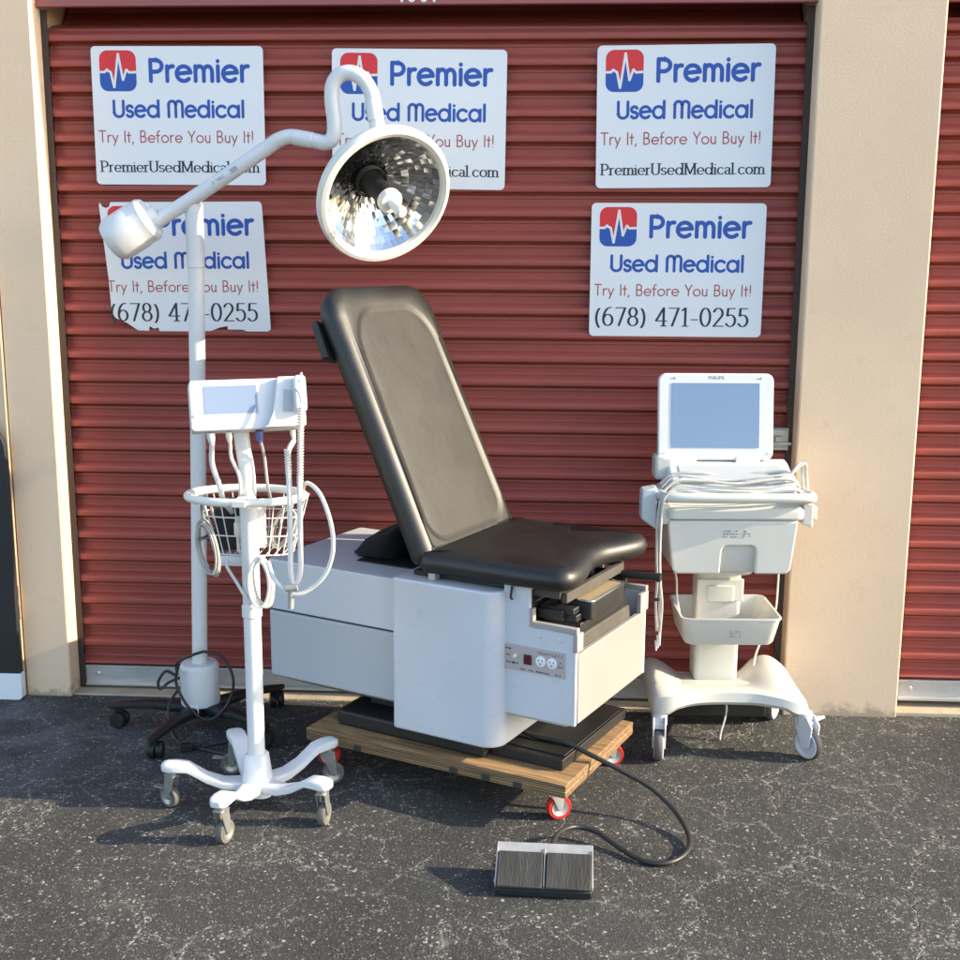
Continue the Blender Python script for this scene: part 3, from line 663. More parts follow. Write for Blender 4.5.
# ================================================================== PATIENT MONITOR ON ROLLING STAND
PX, PY = -.856, -.952
st = thing('patient_monitor_stand', 'white vital signs monitor on a five-wheeled pole stand with wire basket', 'medical monitor', (PX, PY, 0))
def W(x, y, z): return Vector((x-PX, y-PY, z))
mb = MB(); mb.tube([(0, 0, .125), (0, 0, .60)], .0255, 18); pole = mb.build('pole', 'white', st)
mb = MB(); mb.tube([(0, 0, .597), (0, 0, .634)], .0295, 18); mb.build('pole_collar', 'white', pole, bevel=.003)
mb = MB(); mb.tube([(0, 0, .60), (0, 0, .93)], .0255, 18); mb.build('upper_pole', 'white', pole)
mb = MB(); mb.tube([(0, .0, .93), (-.002, .005, 1.02), (-.016, .02, 1.10), (-.026, .032, 1.175)], .0225, 16, k=4); mb.build('neck', 'white', pole)
mb = MB(); mb.loft([[Vector((x*s, y*s, z)) for x, y in rrect(.085, .085, .026, 5)] for s, z in ((1.15, .045), (1.05, .07), (.92, .12), (.80, .165), (.66, .172))])
mb.build('pole_foot', 'white', st)
for a, yw in ((187, 150), (260, 70), (331, 80), (43, 10), (119, 180)):
    m = RZ(a); sec = []
    for x, w_, zc, hh in ((0, .036, .078, .036), (.05, .034, .074, .034), (.10, .029, .077, .030), (.15, .026, .096, .028), (.19, .026, .121, .028), (.205, .027, .130, .030), (.24, .029, .134, .032), (.265, .027, .134, .032), (.278, .020, .134, .028), (.283, .010, .134, .020)):
        sec.append([m @ Vector((x, w_*math.copysign(abs(math.cos(t))**.40, math.cos(t)), zc+hh*.41*math.copysign(abs(math.sin(t))**.34, math.sin(t)))) for t in [2*math.pi*j/18 for j in range(18)]])
    mb = MB(); mb.loft(sec); leg = mb.build('leg', 'white', st)
    caster(leg, .252*math.cos(R(a)), .252*math.sin(R(a)), .0345, .021, .121, yw, 'greyrubber', 'zinc', 'zinc', brake=a in (187, 119))
# ring handle + wire basket behind the pole
ring = [W(-.868+.168*math.cos(t), -.935+.112*math.sin(t), .958) for t in [2*math.pi*j/40 for j in range(40)]]
mb = MB(); mb.tube(ring, .0125, 12, closed=True); mb.box(-.018, .018, -.04, -.115, .95, .966); mb.build('ring_handle', 'whiteold', st)
mb = MB()
def bk(t, f):   # basket wall, f 0 top .. 1 bottom
    ct, sn = math.cos(t), math.sin(t); ex = .7
    return W(-.866+(.166-.048*f)*math.copysign(abs(ct)**ex, ct), -.862+(.072-.012*f)*math.copysign(abs(sn)**ex, sn), .945-.170*f)
for f in (0, .33, .66, 1): mb.tube([bk(2*math.pi*j/36, f) for j in range(36)], .0023, 6, closed=True)
for j in range(26): mb.tube([bk(2*math.pi*j/26, f) for f in (0, .5, 1)], .0018, 6)
for j in range(-4, 5): mb.tube([W(-.866+j*.024, -.92, .776), W(-.866+j*.024, -.805, .776)], .0018, 6)
mb.build('wire_basket', 'white', st)
mb = MB(); mb.prism(rrect(.085, .05, .008, 3), .742, .772, T(-.055, .05, 0)); mb.prism(rrect(.07, .05, .008, 3), .80, .93, T(0, .045, 0)); mb.build('basket_bracket', 'white', st, bevel=.002)
# monitor
mm = T(*W(-.852, -.955, 1.222)) @ RZ(20) @ RX(-17) @ RY(-.3)
mw, mh, md = .318, .144, .060
mon_m = mm
mb = MB(); mb.prism(rrect(mw, mh, .012, 5), 0, md, mm @ T(0, md/2, 0) @ RX(90)); mon = mb.build('monitor', 'white', st, bevel=.004, seg=3)
mb = MB(); mb.prism(rrect(.146, .078, .003, 3, -.047, .014), 0, .0016, mm @ T(0, -md/2, 0) @ RX(90)); mb.build('screen', 'screen2', mon)
mb = MB(); mb.prism(rrect(.153, .085, .004, 3, -.047, .014), 0, .0008, mm @ T(0, -md/2, 0) @ RX(90)); mb.build('screen_frame', 'cabgrey', mon)
mb = MB(); fine(mb, -.085, -.03, .0655, .0715, 1, md/2, mm, 2); fine(mb, -.06, -.03, -.060, -.054, 1, md/2, mm, 4); mb.build('fine_print', 'markgrey', mon, flat=True)
mb = MB(); mb.lathe([(.007, 0), (.007, .0015), (.005, .002)], 14, mm @ T(-.146, -md/2, -.03) @ RX(90)); mb.build('power_button', 'cabgrey', mon)
# probe dock at the right: raised block, scooped slot and handset
mb = MB(); mb.prism([(.036, -.072), (.154, -.072), (.158, -.068), (.158, .071), (.085, .071), (.078, .03), (.066, -.03), (.050, -.066)], 0, .026, mm @ T(0, -md/2-.0005, 0) @ RX(90)); dock = mb.build('probe_dock', 'white', mon, bevel=.004, seg=3)
mb = MB(); mb.prism([(.094, -.03), (.122, -.03), (.122, .03), (.100, .034)], 0, .0015, mm @ T(0, -md/2-.0265, 0) @ RX(90)); mb.build('dock_slot', 'cabgrey', dock)
mb = MB(); mb.prism(rrect(.034, .105, .012, 5, .143, .016), 0, .03, mm @ T(0, -md/2-.028, 0) @ RX(90)); mb.build('handset', 'white', dock, bevel=.006, seg=3)
mb = MB(); mb.tube([mm @ Vector(p) for p in ((.135, -.075, .020), (.143, -.085, .05), (.150, -.078, .075))], [.0065, .0055, .004], 10); mb.build('probe', 'steel', dock)
# plugs and hoses from the bottom
def M3(x, y, z): return mm @ Vector((x, y, z))
for x, c, w_ in ((-.105, 'white', .009), (-.055, 'whiteold', .007), (.030, 'bluecon', .009), (.125, 'whiteold', .006)):
    mb = MB(); p = M3(x, -.005, -.074); mb.tube([p, p+Vector((0, 0, -.012)), p+Vector((.002, 0, -.026)), p+Vector((.003, 0, -.034))], [w_*1.35, w_*1.3, w_, w_*.6], 12); mb.build('cable_plug', c, mon)
def hang(x, pts, r, m_='cable', nm='monitor_cable'):
    p = M3(x, -.005, -.074)+Vector((.003, 0, -.03)); mb = MB(); mb.tube([p]+[W(*q) for q in pts], r, 8, k=6); mb.build(nm, m_, mon)
hang(-.105, ((-.948, -.99, 1.06), (-.930, -.99, 1.0), (-.925, -.97, .95), (-.92, -.90, .90)), .0075)
hang(-.055, ((-.896, -.975, 1.075), (-.874, -.985, 1.03), (-.868, -.99, .99), (-.89, -.93, .93)), .005)
hang(.030, ((-.806, -.955, 1.08), (-.800, -.96, 1.03), (-.796, -.96, .985), (-.80, -.90, .93)), .0045, 'greycable')
# coiled handset cord: straight U with a coiled upper part on both sides
mb = MB()
pa = [M3(.125, -.005, -.108), W(-.722, -1.02, 1.10), W(-.716, -1.045, 1.04), W(-.712, -1.06, .95), W(-.712, -1.065, .84), W(-.711, -1.07, .765), W(-.701, -1.07, .733), W(-.686, -1.07, .765), W(-.684, -1.065, .85), W(-.684, -1.06, .95), W(-.684, -1.05, 1.04)]
mb.tube(pa, .0078, 8, k=6)
def helix(p0, p1, r, turns, wr):
    p0, p1 = Vector(p0), Vector(p1); d = (p1-p0); q_ = d.to_track_quat('Z', 'Y'); N = turns*10
    return [p0+d*(i/N)+q_ @ Vector((r*math.cos(2*math.pi*i/10), r*math.sin(2*math.pi*i/10), 0)) for i in range(N+1)]
mb.tube(helix(W(-.684, -1.05, 1.02), W(-.683, -1.02, 1.225), .0075, 26, .002), .0026, 6)
mb.tube(helix(W(-.716, -1.045, 1.04), W(-.722, -1.03, 1.11), .0075, 9, .002), .0026, 6)
mb.tube([W(-.683, -1.02, 1.225), W(-.686, -1.0, 1.255), W(-.702, -.985, 1.275), W(-.712, -.97, 1.265)], .0045, 8, k=5)
mb.build('coiled_cord', 'cable', mon)
mb = MB(); mb.tube([W(*p) for p in ((-.70, -.95, .972), (-.672, -1.03, 1.015), (-.644, -1.05, 1.008), (-.617, -1.07, .978), (-.593, -1.08, .908), (-.589, -1.08, .836), (-.610, -1.08, .769), (-.651, -1.08, .725), (-.696, -1.085, .706), (-.736, -1.075, .720), (-.766, -1.06, .752), (-.785, -1.03, .785))], .0062, 8, k=6); mb.build('air_hose', 'cable', mon)
mb = MB(); mb.tube([W(-.708, -1.082, .722), W(-.710, -1.082, .700)], .010, 10); mb.tube([W(-.710, -1.082, .700), W(-.712, -1.082, .665)], .0085, 10); mb.tube([W(-.725, -1.085, .722), W(-.690, -1.085, .726)], .009, 8); mb.build('hose_connector', 'greycable', mon)
mb = MB(); mb.tube([W(*p) for p in ((-.93, -.93, .758), (-.926, -.95, .745), (-.896, -.965, .705), (-.866, -.985, .668), (-.845, -.99, .648))], .0048, 8, k=6); mb.build('air_hose', 'cable', mon)
# coiled cable looped on the pole
def bundle(name, c, rx, rz, ax, n, r, m_, tilt=0, seed=1, spread=.006):
    rg = random.Random(seed); mb = MB()
    for k in range(n):
        ox, oy = rg.uniform(-spread, spread), (k-n/2)*r*1.3; s1, s2 = rg.uniform(.82, 1.08), rg.uniform(.90, 1.06)
        pts = []
        for j in range(28):
            t = 2*math.pi*j/28; sup = 1+.06*math.sin(2*t+k)
            x, z = rx*s1*sup*math.cos(t)+ox, rz*s2*math.sin(t)*sup
            x, z = x*math.cos(tilt)-z*math.sin(tilt), x*math.sin(tilt)+z*math.cos(tilt)
            pts.append(Vector((x*math.cos(ax), oy+x*math.sin(ax)+rg.uniform(-.001, .001), z)))
        mb.tube(pts, r, 7, closed=True)
    o = mb.build(name, m_); o.location = c
    return o
b1 = bundle('cable_coil', (-.814, -1.0, .716), .030, .072, .15, 6, .0048, 'cable', .08, 3)
k = MB(); k.tube([(0, -.02, .07), (.004, -.024, .074), (.008, .016, .074), (.0, .02, .068)], .004, 6, closed=True); k.build('cable_tie', 'whiteold', b1)
tag(b1, 'white cable coil hanging against the monitor stand pole below the basket', 'cable', 'cables hung on the monitor stand')
b2 = bundle('cable_coil', (-.968, -.99, .812), .026, .080, -.2, 7, .0032, 'greycable', .22, 8)
k = MB(); k.tube([(-.02, -.015, .03), (.012, -.022, .034), (.02, .01, .036), (-.01, .016, .03)], .004, 6, closed=True); k.build('cable_tie', 'greyrubber', b2); k = MB(); k.tube([(-.012, 0, .075), (-.02, .02, .10), (-.03, .04, .13)], .004, 6); k.build('hanging_loop', 'greyrubber', b2)
tag(b2, 'grey cable coil hanging outside the left end of the wire basket', 'cable', 'cables hung on the monitor stand')
# contents of the basket
pa_ = thing('power_adapter', 'black power adapter block lying in the wire basket', 'adapter', (-.918, -.862, .782), 8)
mb = MB(); mb.prism(rrect(.125, .06, .008, 3), 0, .125, RX(0)); mb.build('adapter_body', 'blackplastic', pa_, bevel=.004)
mb = MB(); mb.tube([(-.02, -.03, .12), (-.05, -.03, .15), (-.02, -.02, .158), (.03, -.02, .14), (.05, -.03, .09)], .0035, 7, k=5); mb.build('adapter_cord', 'blackcable', pa_)
pb = thing('hose_adapter', 'small ivory connector plug on the left side in the basket', 'connector', (-.898, -.917, .785), 0)
mb = MB(); mb.lathe([(.010, .045), (.013, .05), (.013, .085), (.009, .09), (.009, .105)], 14); mb.lathe([(.006, .0), (.007, .045)], 12); mb.build('plug_body', 'whiteold', pb)
mb = MB(); mb.tube([(.0, 0, .0), (.012, -.002, .004), (.03, -.002, .012), (.036, 0, .03), (.02, 0, .038), (.008, -.003, .02)], .006, 8, k=5); mb.build('plug_cord', 'cable', pb)
pcuff = bundle('cable_coil', (-.775, -.855, .845), .030, .062, .1, 8, .0028, 'greycable', -.35, 12, .012)
tag(pcuff, 'thin grey lead wires gathered at the right end inside the wire basket', 'cable', 'cables hung on the monitor stand')

# ================================================================== EXAM CHAIR
TH = -26.3; u0 = Vector((math.cos(R(TH)), math.sin(R(TH)))); w0 = Vector((-math.sin(R(TH)), math.cos(R(TH))))
co = w0*-.6
ch = thing('exam_chair', 'white power examination chair with black vinyl seat and raised backrest on a wooden dolly', 'exam chair', (co.x, co.y, 0), TH)
# base plates on the dolly
mb = MB(); mb.box(-.31, .236, -.272, .262, .1425, .192); mb.build('base_plate', 'blackmetal', ch, bevel=.008)
mb = MB(); mb.box(.2375, .482, -.232, .25, .1425, .176); mb.box(.245, .475, -.205, .225, .1765, .180); mb.build('front_plate', 'blackmetal', ch, bevel=.004)
mb = MB(); mb.box(-.25, .26, -.17, .17, .1925, .30); mb.build('lift_column', 'blackmetal', ch, bevel=.004)
# rear cabinet: lower tub and upper cover with a dark shadow gap between
def cab(z0, z1, x0, x1, y0, y1, r, m_, nm, sk=(0, 0)):
    mb = MB(); o = rrect(x1-x0, y1-y0, r, 5, (x0+x1)/2, (y0+y1)/2)
    i_ = rrect(x1-x0-2*sk[0], y1-y0-2*sk[0], max(.004, r-sk[0]), 5, (x0+x1)/2, (y0+y1)/2)
    if sk[0]: mb.loft([[Vector((x, y, z0)) for x, y in i_], [Vector((x, y, z0+sk[1])) for x, y in o], [Vector((x, y, z1)) for x, y in o]])
    else: mb.prism(o, z0, z1)
    return mb.build(nm, m_, ch, bevel=.005, seg=3)
cab(.218, .487, -.586, -.02, -.270, .26, .012, 'cabgrey', 'lower_cabinet', (.085, .045))
cab(.4935, .662, -.586, -.02, -.272, .262, .016, 'cabinet', 'upper_cabinet')
mb = MB(); mb.box(-.575, -.03, -.262, .25, .486, .495); mb.build('cabinet_gap', 'gap', ch)
# shroud with rounded corners around the lift
mb = MB(); o = rrect(.372, .64, [.016, .060, .060, .016], 8, .122, 0); mb.prism(o, .199, .682); mb.build('shroud', 'cabinet', ch, bevel=.007, seg=3)
# front box (side walls, end wall, floor) with stepped side
def sidewall(y0, y1, nm):
    pts = [(.30, .305), (.536, .305), (.536, .582), (.386, .592), (.386, .700), (.30, .700)]
    mb = MB(); mb.prism(pts, 0, y1-y0, T(0, y1, 0) @ RX(90)); return mb.build(nm, 'cabinet', ch, bevel=.003)
sw = sidewall(-.270, -.256, 'side_panel'); sidewall(.252, .266, 'side_panel')
mb = MB(); mb.box(.522, .5385, -.2555, .2515, .309, .522); mb.build('end_panel', 'almond', ch, bevel=.003)
mb = MB(); mb.box(.30, .521, -.2555, .2515, .305, .33); mb.prism([(.25, .282), (.49, .282), (.53, .3045), (.25, .3045)], 0, .46, T(0, .23, 0) @ RX(90)); mb.build('box_floor', 'cabgrey', ch, bevel=.003)
for bs_ in (((.386, .5395, -.2735, -.2535, .5845, .6015), (.527, .5415, -.2735, -.232, .530, .584), (.3865, .3985, -.2735, -.2535, .602, .640)), ((.386, .5395, .2495, .2695, .5845, .6015), (.527, .5415, .205, .2695, .522, .584))):
    mb = MB()
    for b_ in bs_: mb.box(*b_)
    mb.build('edge_trim', 'greytrim', ch, bevel=.002)
mb = MB(); mb.box(.30, .385, -.25, .25, .56, .70); mb.box(.386, .521, -.2535, .2495, .335, .50); mb.build('inner_chassis', 'blackmetal', ch, bevel=.002)
# bellows and mechanism stack under the seat
mb = MB()
mb.prism([(-.21, .505), (.17, .505), (.155, .562), (-.195, .562)], 0, .130, T(.392, 0, 0) @ RZ(90) @ RX(90) @ T(0, 0, 0))
mb.build('bellows', 'bellows', ch, bevel=.004)
mb = MB(); mb.box(.39, .512, -.19, .15, .5635, .592); mb.box(.388, .505, -.205, .165, .596, .618); mb.box(.39, .50, -.215, .19, .62, .640)
mb.box(.388, .47, -.225, -.13, .600, .632); mb.build('mechanism', 'blackmetal', ch, bevel=.003)
mb = MB(); mb.prism(rrect(.115, .25, .012, 4, .478, -.04), .598, .652); tr = mb.build('pull_out_tray', 'blackmetal', ch, bevel=.003)
mb = MB(); mb.prism(rrect(.100, .235, .010, 4, .480, -.04), .6525, .6545); mb.build('tray_pan', 'tan', tr)
mb = MB(); mb.tube([Vector((x, y, .6545)) for x, y in rrect(.114, .249, .014, 4, .478, -.04)], .0035, 8, closed=True); mb.build('tray_rim', 'chrome', tr)
mb = MB(); mb.box(.470, .488, -.235, .185, .660, .690); mb.box(.300, .4695, -.245, -.21, .672, .70); mb.box(.300, .4695, .19, .225, .672, .70); mb.box(.30, .33, -.209, .189, .672, .70); mb.build('seat_rail', 'bellows', ch, bevel=.002)
mb = MB(); mb.tube([(.40, .16, .655), (.60, .185, .655)], .0125, 12); mb.tube([(.60, .185, .655), (.612, .187, .655)], .015, 12); mb.build('stirrup_bar', 'blackplastic', ch)
mb = MB(); mb.box(-.02, .30, -.26, .26, .684, .698); mb.build('seat_pan', 'blackmetal', ch, bevel=.002)
mb = MB(); mb.box(.052, .075, -.292, -.262, .684, .705); mb.box(.362, .398, -.285, -.262, .7005, .709); mb.build('seat_bracket', 'steel', ch, bevel=.001)
mb = MB(); mb.tube([(.33, -.276, .70), (.33, -.284, .668), (.337, -.286, .664)], .004, 8); mb.build('release_lever', 'blackplastic', ch)
# control plate
cp = MB(); cp.box(.297, .503, -.2732, -.2702, .446, .523); cpo = cp.build('control_plate', 'panelgrey', ch, bevel=.0015)
mb = MB(); mb.box(.371, .396, -.2785, -.2734, .470, .500); mb.build('rocker_switch', 'switch', cpo, bevel=.002)
for xx in (.426, .462):
    mb = MB(); mb.lathe([(.0165, 0), (.0165, .002), (.014, .0035), (.001, .0035)], 24, T(xx, -.2734, .486) @ RX(90)); so = mb.build('power_outlet', 'sign', cpo)
    mb = MB()
    for dx, dz, a, b in ((-.006, .004, .0012, .006), (.006, .004, .0012, .006), (0, -.006, .003, .003)): mb.box(xx+dx-a, xx+dx+a, -.2773, -.2770, .486+dz-b/2, .486+dz+b/2)
    mb.build('outlet_slots', 'ink', so, flat=True)
mb = MB(); mb.lathe([(.007, 0), (.007, .004), (.0045, .008), (.001, .008)], 16, T(.342, -.2734, .490) @ RX(90)); mb.build('breaker_button', 'whiteold', cpo)
mb = MB(); mc = T(0, 0, 0); fine(mb, .303, .330, .505, .515, 1, .2733, mc, 3); fine(mb, .303, .332, .486, .494, 1, .2733, mc, 6); fine(mb, .303, .350, .462, .474, 1, .2733, mc, 8); fine(mb, .415, .495, .5065, .5155, 2, .2733, mc, 9); fine(mb, .36, .49, .449, .457, 1, .2733, mc, 10); fine(mb, .482, .499, .475, .495, 3, .2733, mc, 11)
mb.build('plate_print', 'ink', cpo, flat=True)
mb = MB()
for xx, zz in ((.42, .560), (.485, .558)): mb.lathe([(.006, 0), (.005, .003), (.001, .004)], 12, T(xx, -.2702, zz) @ RX(90))
mb.build('panel_screw', 'cabinet', sw)
# seat cushion
so_ = [(.03, .300), (.03, -.300)]
edge = [(.03, -.300), (.12, -.302), (.22, -.303), (.32, -.302), (.41, -.300), (.47, -.293), (.502, -.275), (.516, -.245), (.518, -.20), (.510, -.15), (.499, -.10), (.486, -.06), (.478, -.02), (.478, .03), (.486, .07), (.503, .11), (.522, .16), (.534, .20), (.538, .24), (.525, .278), (.495, .296), (.44, .302), (.34, .303), (.23, .303), (.12, .302), (.03, .300), (.022, .22), (.02, .1), (.02, 0), (.02, -.1), (.022, -.22)]
eo = [(p.x, p.y) for p in catmull([(a, b, 0) for a, b in edge], 4, True)]
mb = MB(); mb.cushion(eo, .074, T(0, 0, .6995), rnd=.036, dish=-.002); mb.build('seat', 'vinyl', ch, angle=80)
# backrest
dB = Vector((-.36, 0, .79)).normalized(); XB = Vector((0, 1, 0)); nB = XB.cross(dB); TB = .078
mB = Matrix((XB, dB, nB)).transposed().to_4x4(); mB.translation = Vector((.062, 0, .735))-nB*TB
hb = .902
mb = MB(); rnd_b = .040
oo = rrect(.570, hb, [.035, .035, .105, .105], 12, -.004, hb/2)
pp = rrect(.425, hb-.150, [.075, .075, .13, .13], 12, -.004, (hb-.150)/2+.060)
# pad sides out a little towards the seat
pp = [(x*(1+.08*max(0, 1-y/.5)), y) for x, y in pp]
mb.cushion(oo, TB, mB, panel=pp, rnd=.034, dish=0); bk_ = mb.build('backrest', 'vinyl', ch, angle=80)
mb = MB(); mb.prism(rrect(.50, hb-.1, .05, 5, .004, hb/2), -.012, .001, mB); mb.build('backrest_board', 'blackmetal', bk_, bevel=.003)
mb = MB(); mb.prism([(-.305, .70), (-.29, .82), (-.25, .80), (-.25, .68)], -.024, .0, mB @ T(.0, 0, 0)); mb.build('headrest_bracket', 'blackplastic', bk_, bevel=.003)
# lift strut in its black sleeve
mb = MB(); sl = []
for ax, zc, ha, hb_ in ((-.290, .664, .085, .080), (-.288, .672, .092, .095), (-.272, .708, .092, .108), (-.240, .748, .084, .112), (-.200, .778, .066, .105), (-.16, .800, .045, .09)):
    c = Vector((ax, -.02, zc)); sl.append([c+Vector((ha*math.copysign(abs(math.cos(t))**.7, math.cos(t)), hb_*math.copysign(abs(math.sin(t))**.7, math.sin(t)), .35*ha*math.cos(t) if zc > .68 else 0)) for t in [2*math.pi*j/24 for j in range(24)]])
mb.loft(sl); mb.build('strut_sleeve', 'cloth', ch)
mb = MB(); mb.box(-.31, -.03, -.15, .10, .6625, .667); mb.build('slot_and_shadow', 'blackplastic', ch)  # black plate for the slot, plus painted shadow right of the sleeve

# ================================================================== DOLLY
DT = -24.5
ud = Vector((math.cos(R(DT)), math.sin(R(DT)), 0)); wd_ = Vector((-math.sin(R(DT)), math.cos(R(DT)), 0))
DL, DW = .915, .55
fc = Vector((.072, -1.058, 0)); dc = fc-ud*DL/2+wd_*DW/2
dl = thing('furniture_dolly', 'plywood furniture dolly with red wheels under the exam chair', 'dolly', (dc.x, dc.y, 0), DT)
mb = MB(); mb.box(-DL/2, DL/2, -DW/2, DW/2, .1005, .1205); mb.box(-DL/2, DL/2, -DW/2, DW/2, .1212, .1415); deck = mb.build('deck', 'ply', dl, bevel=.0025)
for f in (-.30, .08, .20, .315):
    mb = MB(); mb.box(f*DL, f*DL+.028, -DW/2-.0012, -DW/2+.02, .103, .1195); mb.build('edge_mark', 'rubber', deck)  # dark blocks standing for black marks along the deck edge
for sx, sy, yw in ((1, -1, 20), (-1, -1, 160), (1, 1, 10), (-1, 1, 200)):
    x, y = sx*(DL/2-.065), sy*(DW/2-.06)
    c = caster(dl, x, y, .037, .030, .098, yw-DT, 'redwheel', 'steel', 'steel')
    mb = MB(); mb.box(x-.035, x+.035, y-.028, y+.028, .0975, .1003); mb.build('mount_plate', 'steel', c)

# ================================================================== FOOT PEDAL
fp = thing('foot_pedal', 'dual black foot pedal in a steel frame lying on the asphalt', 'foot pedal', (.013, -1.365, 0), -1.5)
fwid, fy0, fy1 = .258, -.065, .065
mb = MB(); mb.prism([(fy0, .002), (fy1, .002), (fy1, .072), (fy0, .022)], -fwid/2+.004, fwid/2-.004, RZ(90) @ RX(90)); mb.build('pedal_base', 'blackplastic', fp, bevel=.003)
mb = MB(); mb.prism([(fy1-.026, .0725), (fy1+.004, .0860), (fy1+.006, .004), (fy1+.002, .004), (fy1+.001, .070), (fy1-.024, .0625)], -fwid/2, fwid/2, RZ(90) @ RX(90))
for xx in (-fwid/2, -.002, fwid/2-.004): mb.prism([(fy0+.004, .024), (fy1-.015, .073), (fy1-.015, .082), (fy0+.004, .034)], xx, xx+.004, RZ(90) @ RX(90))
mb.build('steel_frame', 'steel', fp, bevel=.001)
for s in (-1, 1):
    mb = MB(); x0, x1 = (-fwid/2+.006, -.005) if s < 0 else (.005, fwid/2-.006)
    mb.prism([(fy0-.004, .026), (fy1-.028, .071), (fy1-.030, .078), (fy0-.006, .034)], x0, x1, RZ(90) @ RX(90)); mb.build('pedal', 'ribbed', fp, bevel=.002)
cp_ = [(.030, -1.295, .055), (.035, -1.25, .062), (.055, -1.165, .052), (.10, -1.105, .040), (.162, -1.113, .030), (.225, -1.174, .015), (.289, -1.235, .009), (.358, -1.235, .009), (.413, -1.170, .010), (.425, -1.085, .018), (.392, -.985, .045), (.325, -.936, .09), (.237, -.911, .13), (.147, -.884, .165), (.075, -.853, .187), (-.01, -.815, .188), (-.06, -.79, .195)]
iv = Matrix.Rotation(R(1.5), 4, 'Z') @ T(-.013, 1.365, 0)
mb = MB(); mb.tube([iv @ Vector(p) for p in cp_], .0075, 10, k=6); mb.build('cord', 'blackcable', fp)

# ================================================================== ROLLING CART
CX, CY, CR = .612, -.30, 3.0
ct = thing('ecg_cart', 'ivory plastic rolling medical cart with drawer, bin and four wheels', 'medical cart', (CX, CY, 0), CR)
# base shell lofted from left to right
secs = []
for x, yf, yb, zb, zf, zm, zbk in ((-.262, -.175, .12, .16, .200, .20, .20), (-.250, -.215, .15, .150, .222, .225, .235), (-.215, -.225, .16, .150, .230, .225, .240), (-.175, -.22, .16, .170, .230, .212, .222), (-.12, -.20, .14, .176, .228, .202, .190), (-.05, -.19, .13, .177, .230, .200, .182), (.03, -.19, .13, .177, .232, .200, .182), (.09, -.195, .14, .177, .230, .204, .200), (.14, -.21, .16, .175, .226, .222, .240), (.18, -.22, .165, .170, .220, .232, .252), (.215, -.225, .165, .152, .210, .222, .240), (.250, -.218, .155, .150, .198, .20, .212), (.264, -.18, .12, .158, .184, .185, .19)):
    ym = (yf+yb)/2-.02
    secs.append([Vector(p) for p in ((x, yf+.015, zb), (x, yf, zb+.014), (x, yf+.006, zf-.01), (x, yf+.03, zf), (x, ym, zm), (x, yb-.05, zbk), (x, yb-.012, zbk-.015), (x, yb, zbk-.06), (x, yb-.01, zb+.005), (x, ym, zb+.03))])
mb = MB()
sm = []
for i in range(len(secs[0])):
    sm.append(catmull([s_[i] for s_ in secs], 3))
mb.loft([[sm[i][k] for i in range(len(sm))] for k in range(len(sm[0]))]); mb.build('base_shell', 'ivory', ct, angle=50)
mb = MB(); mb.box(-.16, .19, .08, .13, .03, .10); mb.box(-.18, -.16, .07, .14, .02, .16); mb.build('shaded_crossbar', 'blackplastic', ct, bevel=.006)  # rear cross member; its black colour paints in the shade under the cart
mb = MB(); mb.prism(rrect(.150, .115, .016, 5, -.012, .055), .20, .66); mb.build('column', 'ivory', ct, bevel=.002)
mb = MB(); mb.prism(rrect(.158, .02, .006, 4, -.012, -.012), .49, .565); mb.prism(rrect(.09, .02, .006, 4, -.012, -.02), .49, .545); mb.build('column_bracket', 'ivory', ct, bevel=.002)
# open bin
def rr3(w_, d_, r, cx, cy, z): return [Vector((x, y, z)) for x, y in rrect(w_, d_, r, 6, cx, cy)]
mb = MB(); mb.loft([rr3(w_, d_+.07, r_, cx_, -.05, z_) for w_, d_, r_, cx_, z_ in ((.285, .17, .03, -.006, .384), (.297, .185, .032, -.006, .392), (.325, .215, .030, -.004, .472), (.333, .223, .032, -.004, .474), (.333, .223, .032, -.004, .480), (.319, .209, .026, -.004, .480), (.290, .178, .026, -.006, .400), (.27, .16, .02, -.006, .396))])
bn = mb.build('bin', 'ivory', ct)
mb = MB(); fine(mb, -.01, .025, .415, .44, 3, .192, RX(0), 4); mb.build('bin_decal', 'markgrey', bn, flat=True)
# drawer box with collar
mb = MB(); mb.loft([rr3(.36, .24, .03, -.012, -.03, .628), rr3(.385, .262, .032, -.012, -.03, .642), rr3(.418, .285, .03, -.012, -.03, .790), rr3(.418, .285, .03, -.012, -.03, .806)])
dw = mb.build('drawer', 'ivory', ct)
fr = [(-.19, .628), (-.050, .628), (-.046, .705), (-.040, .718), (-.030, .722), (.050, .722), (.060, .718), (.064, .705), (.064, .628), (.165, .628), (.180, .640), (.196, .785), (.196, .805), (-.222, .805), (-.222, .785), (-.204, .640)]
mb = MB(); mb.prism(fr, 0, .022, T(0, -.158, 0) @ RX(90)); mb.build('drawer_front', 'ivory', dw, bevel=.006, seg=3)
mb = MB(); fine(mb, -.045, .005, .748, .776, 3, .1803, I4, 21); mb.tube([(.024, -.1805, .75), (.026, -.1805, .775), (.032, -.1805, .77)], .0012, 5); fine(mb, .03, .045, .752, .768, 2, .1803, I4, 23); mb.build('drawer_print', 'markgrey', dw, flat=True)
mb = MB(); mb.loft([rr3(.445, .300, .028, -.006, -.03, .8085), rr3(.452, .310, .030, -.006, -.03, .813), rr3(.452, .310, .030, -.006, -.03, .838), rr3(.438, .295, .028, -.006, -.03, .849), rr3(.40, .25, .02, 0, -.02, .852)])
mb.box(-.245, -.215, -.17, .09, .79, .86); mb.box(.215, .245, -.17, .09, .79, .86)
mb.build('collar', 'ivory', ct, bevel=.003)
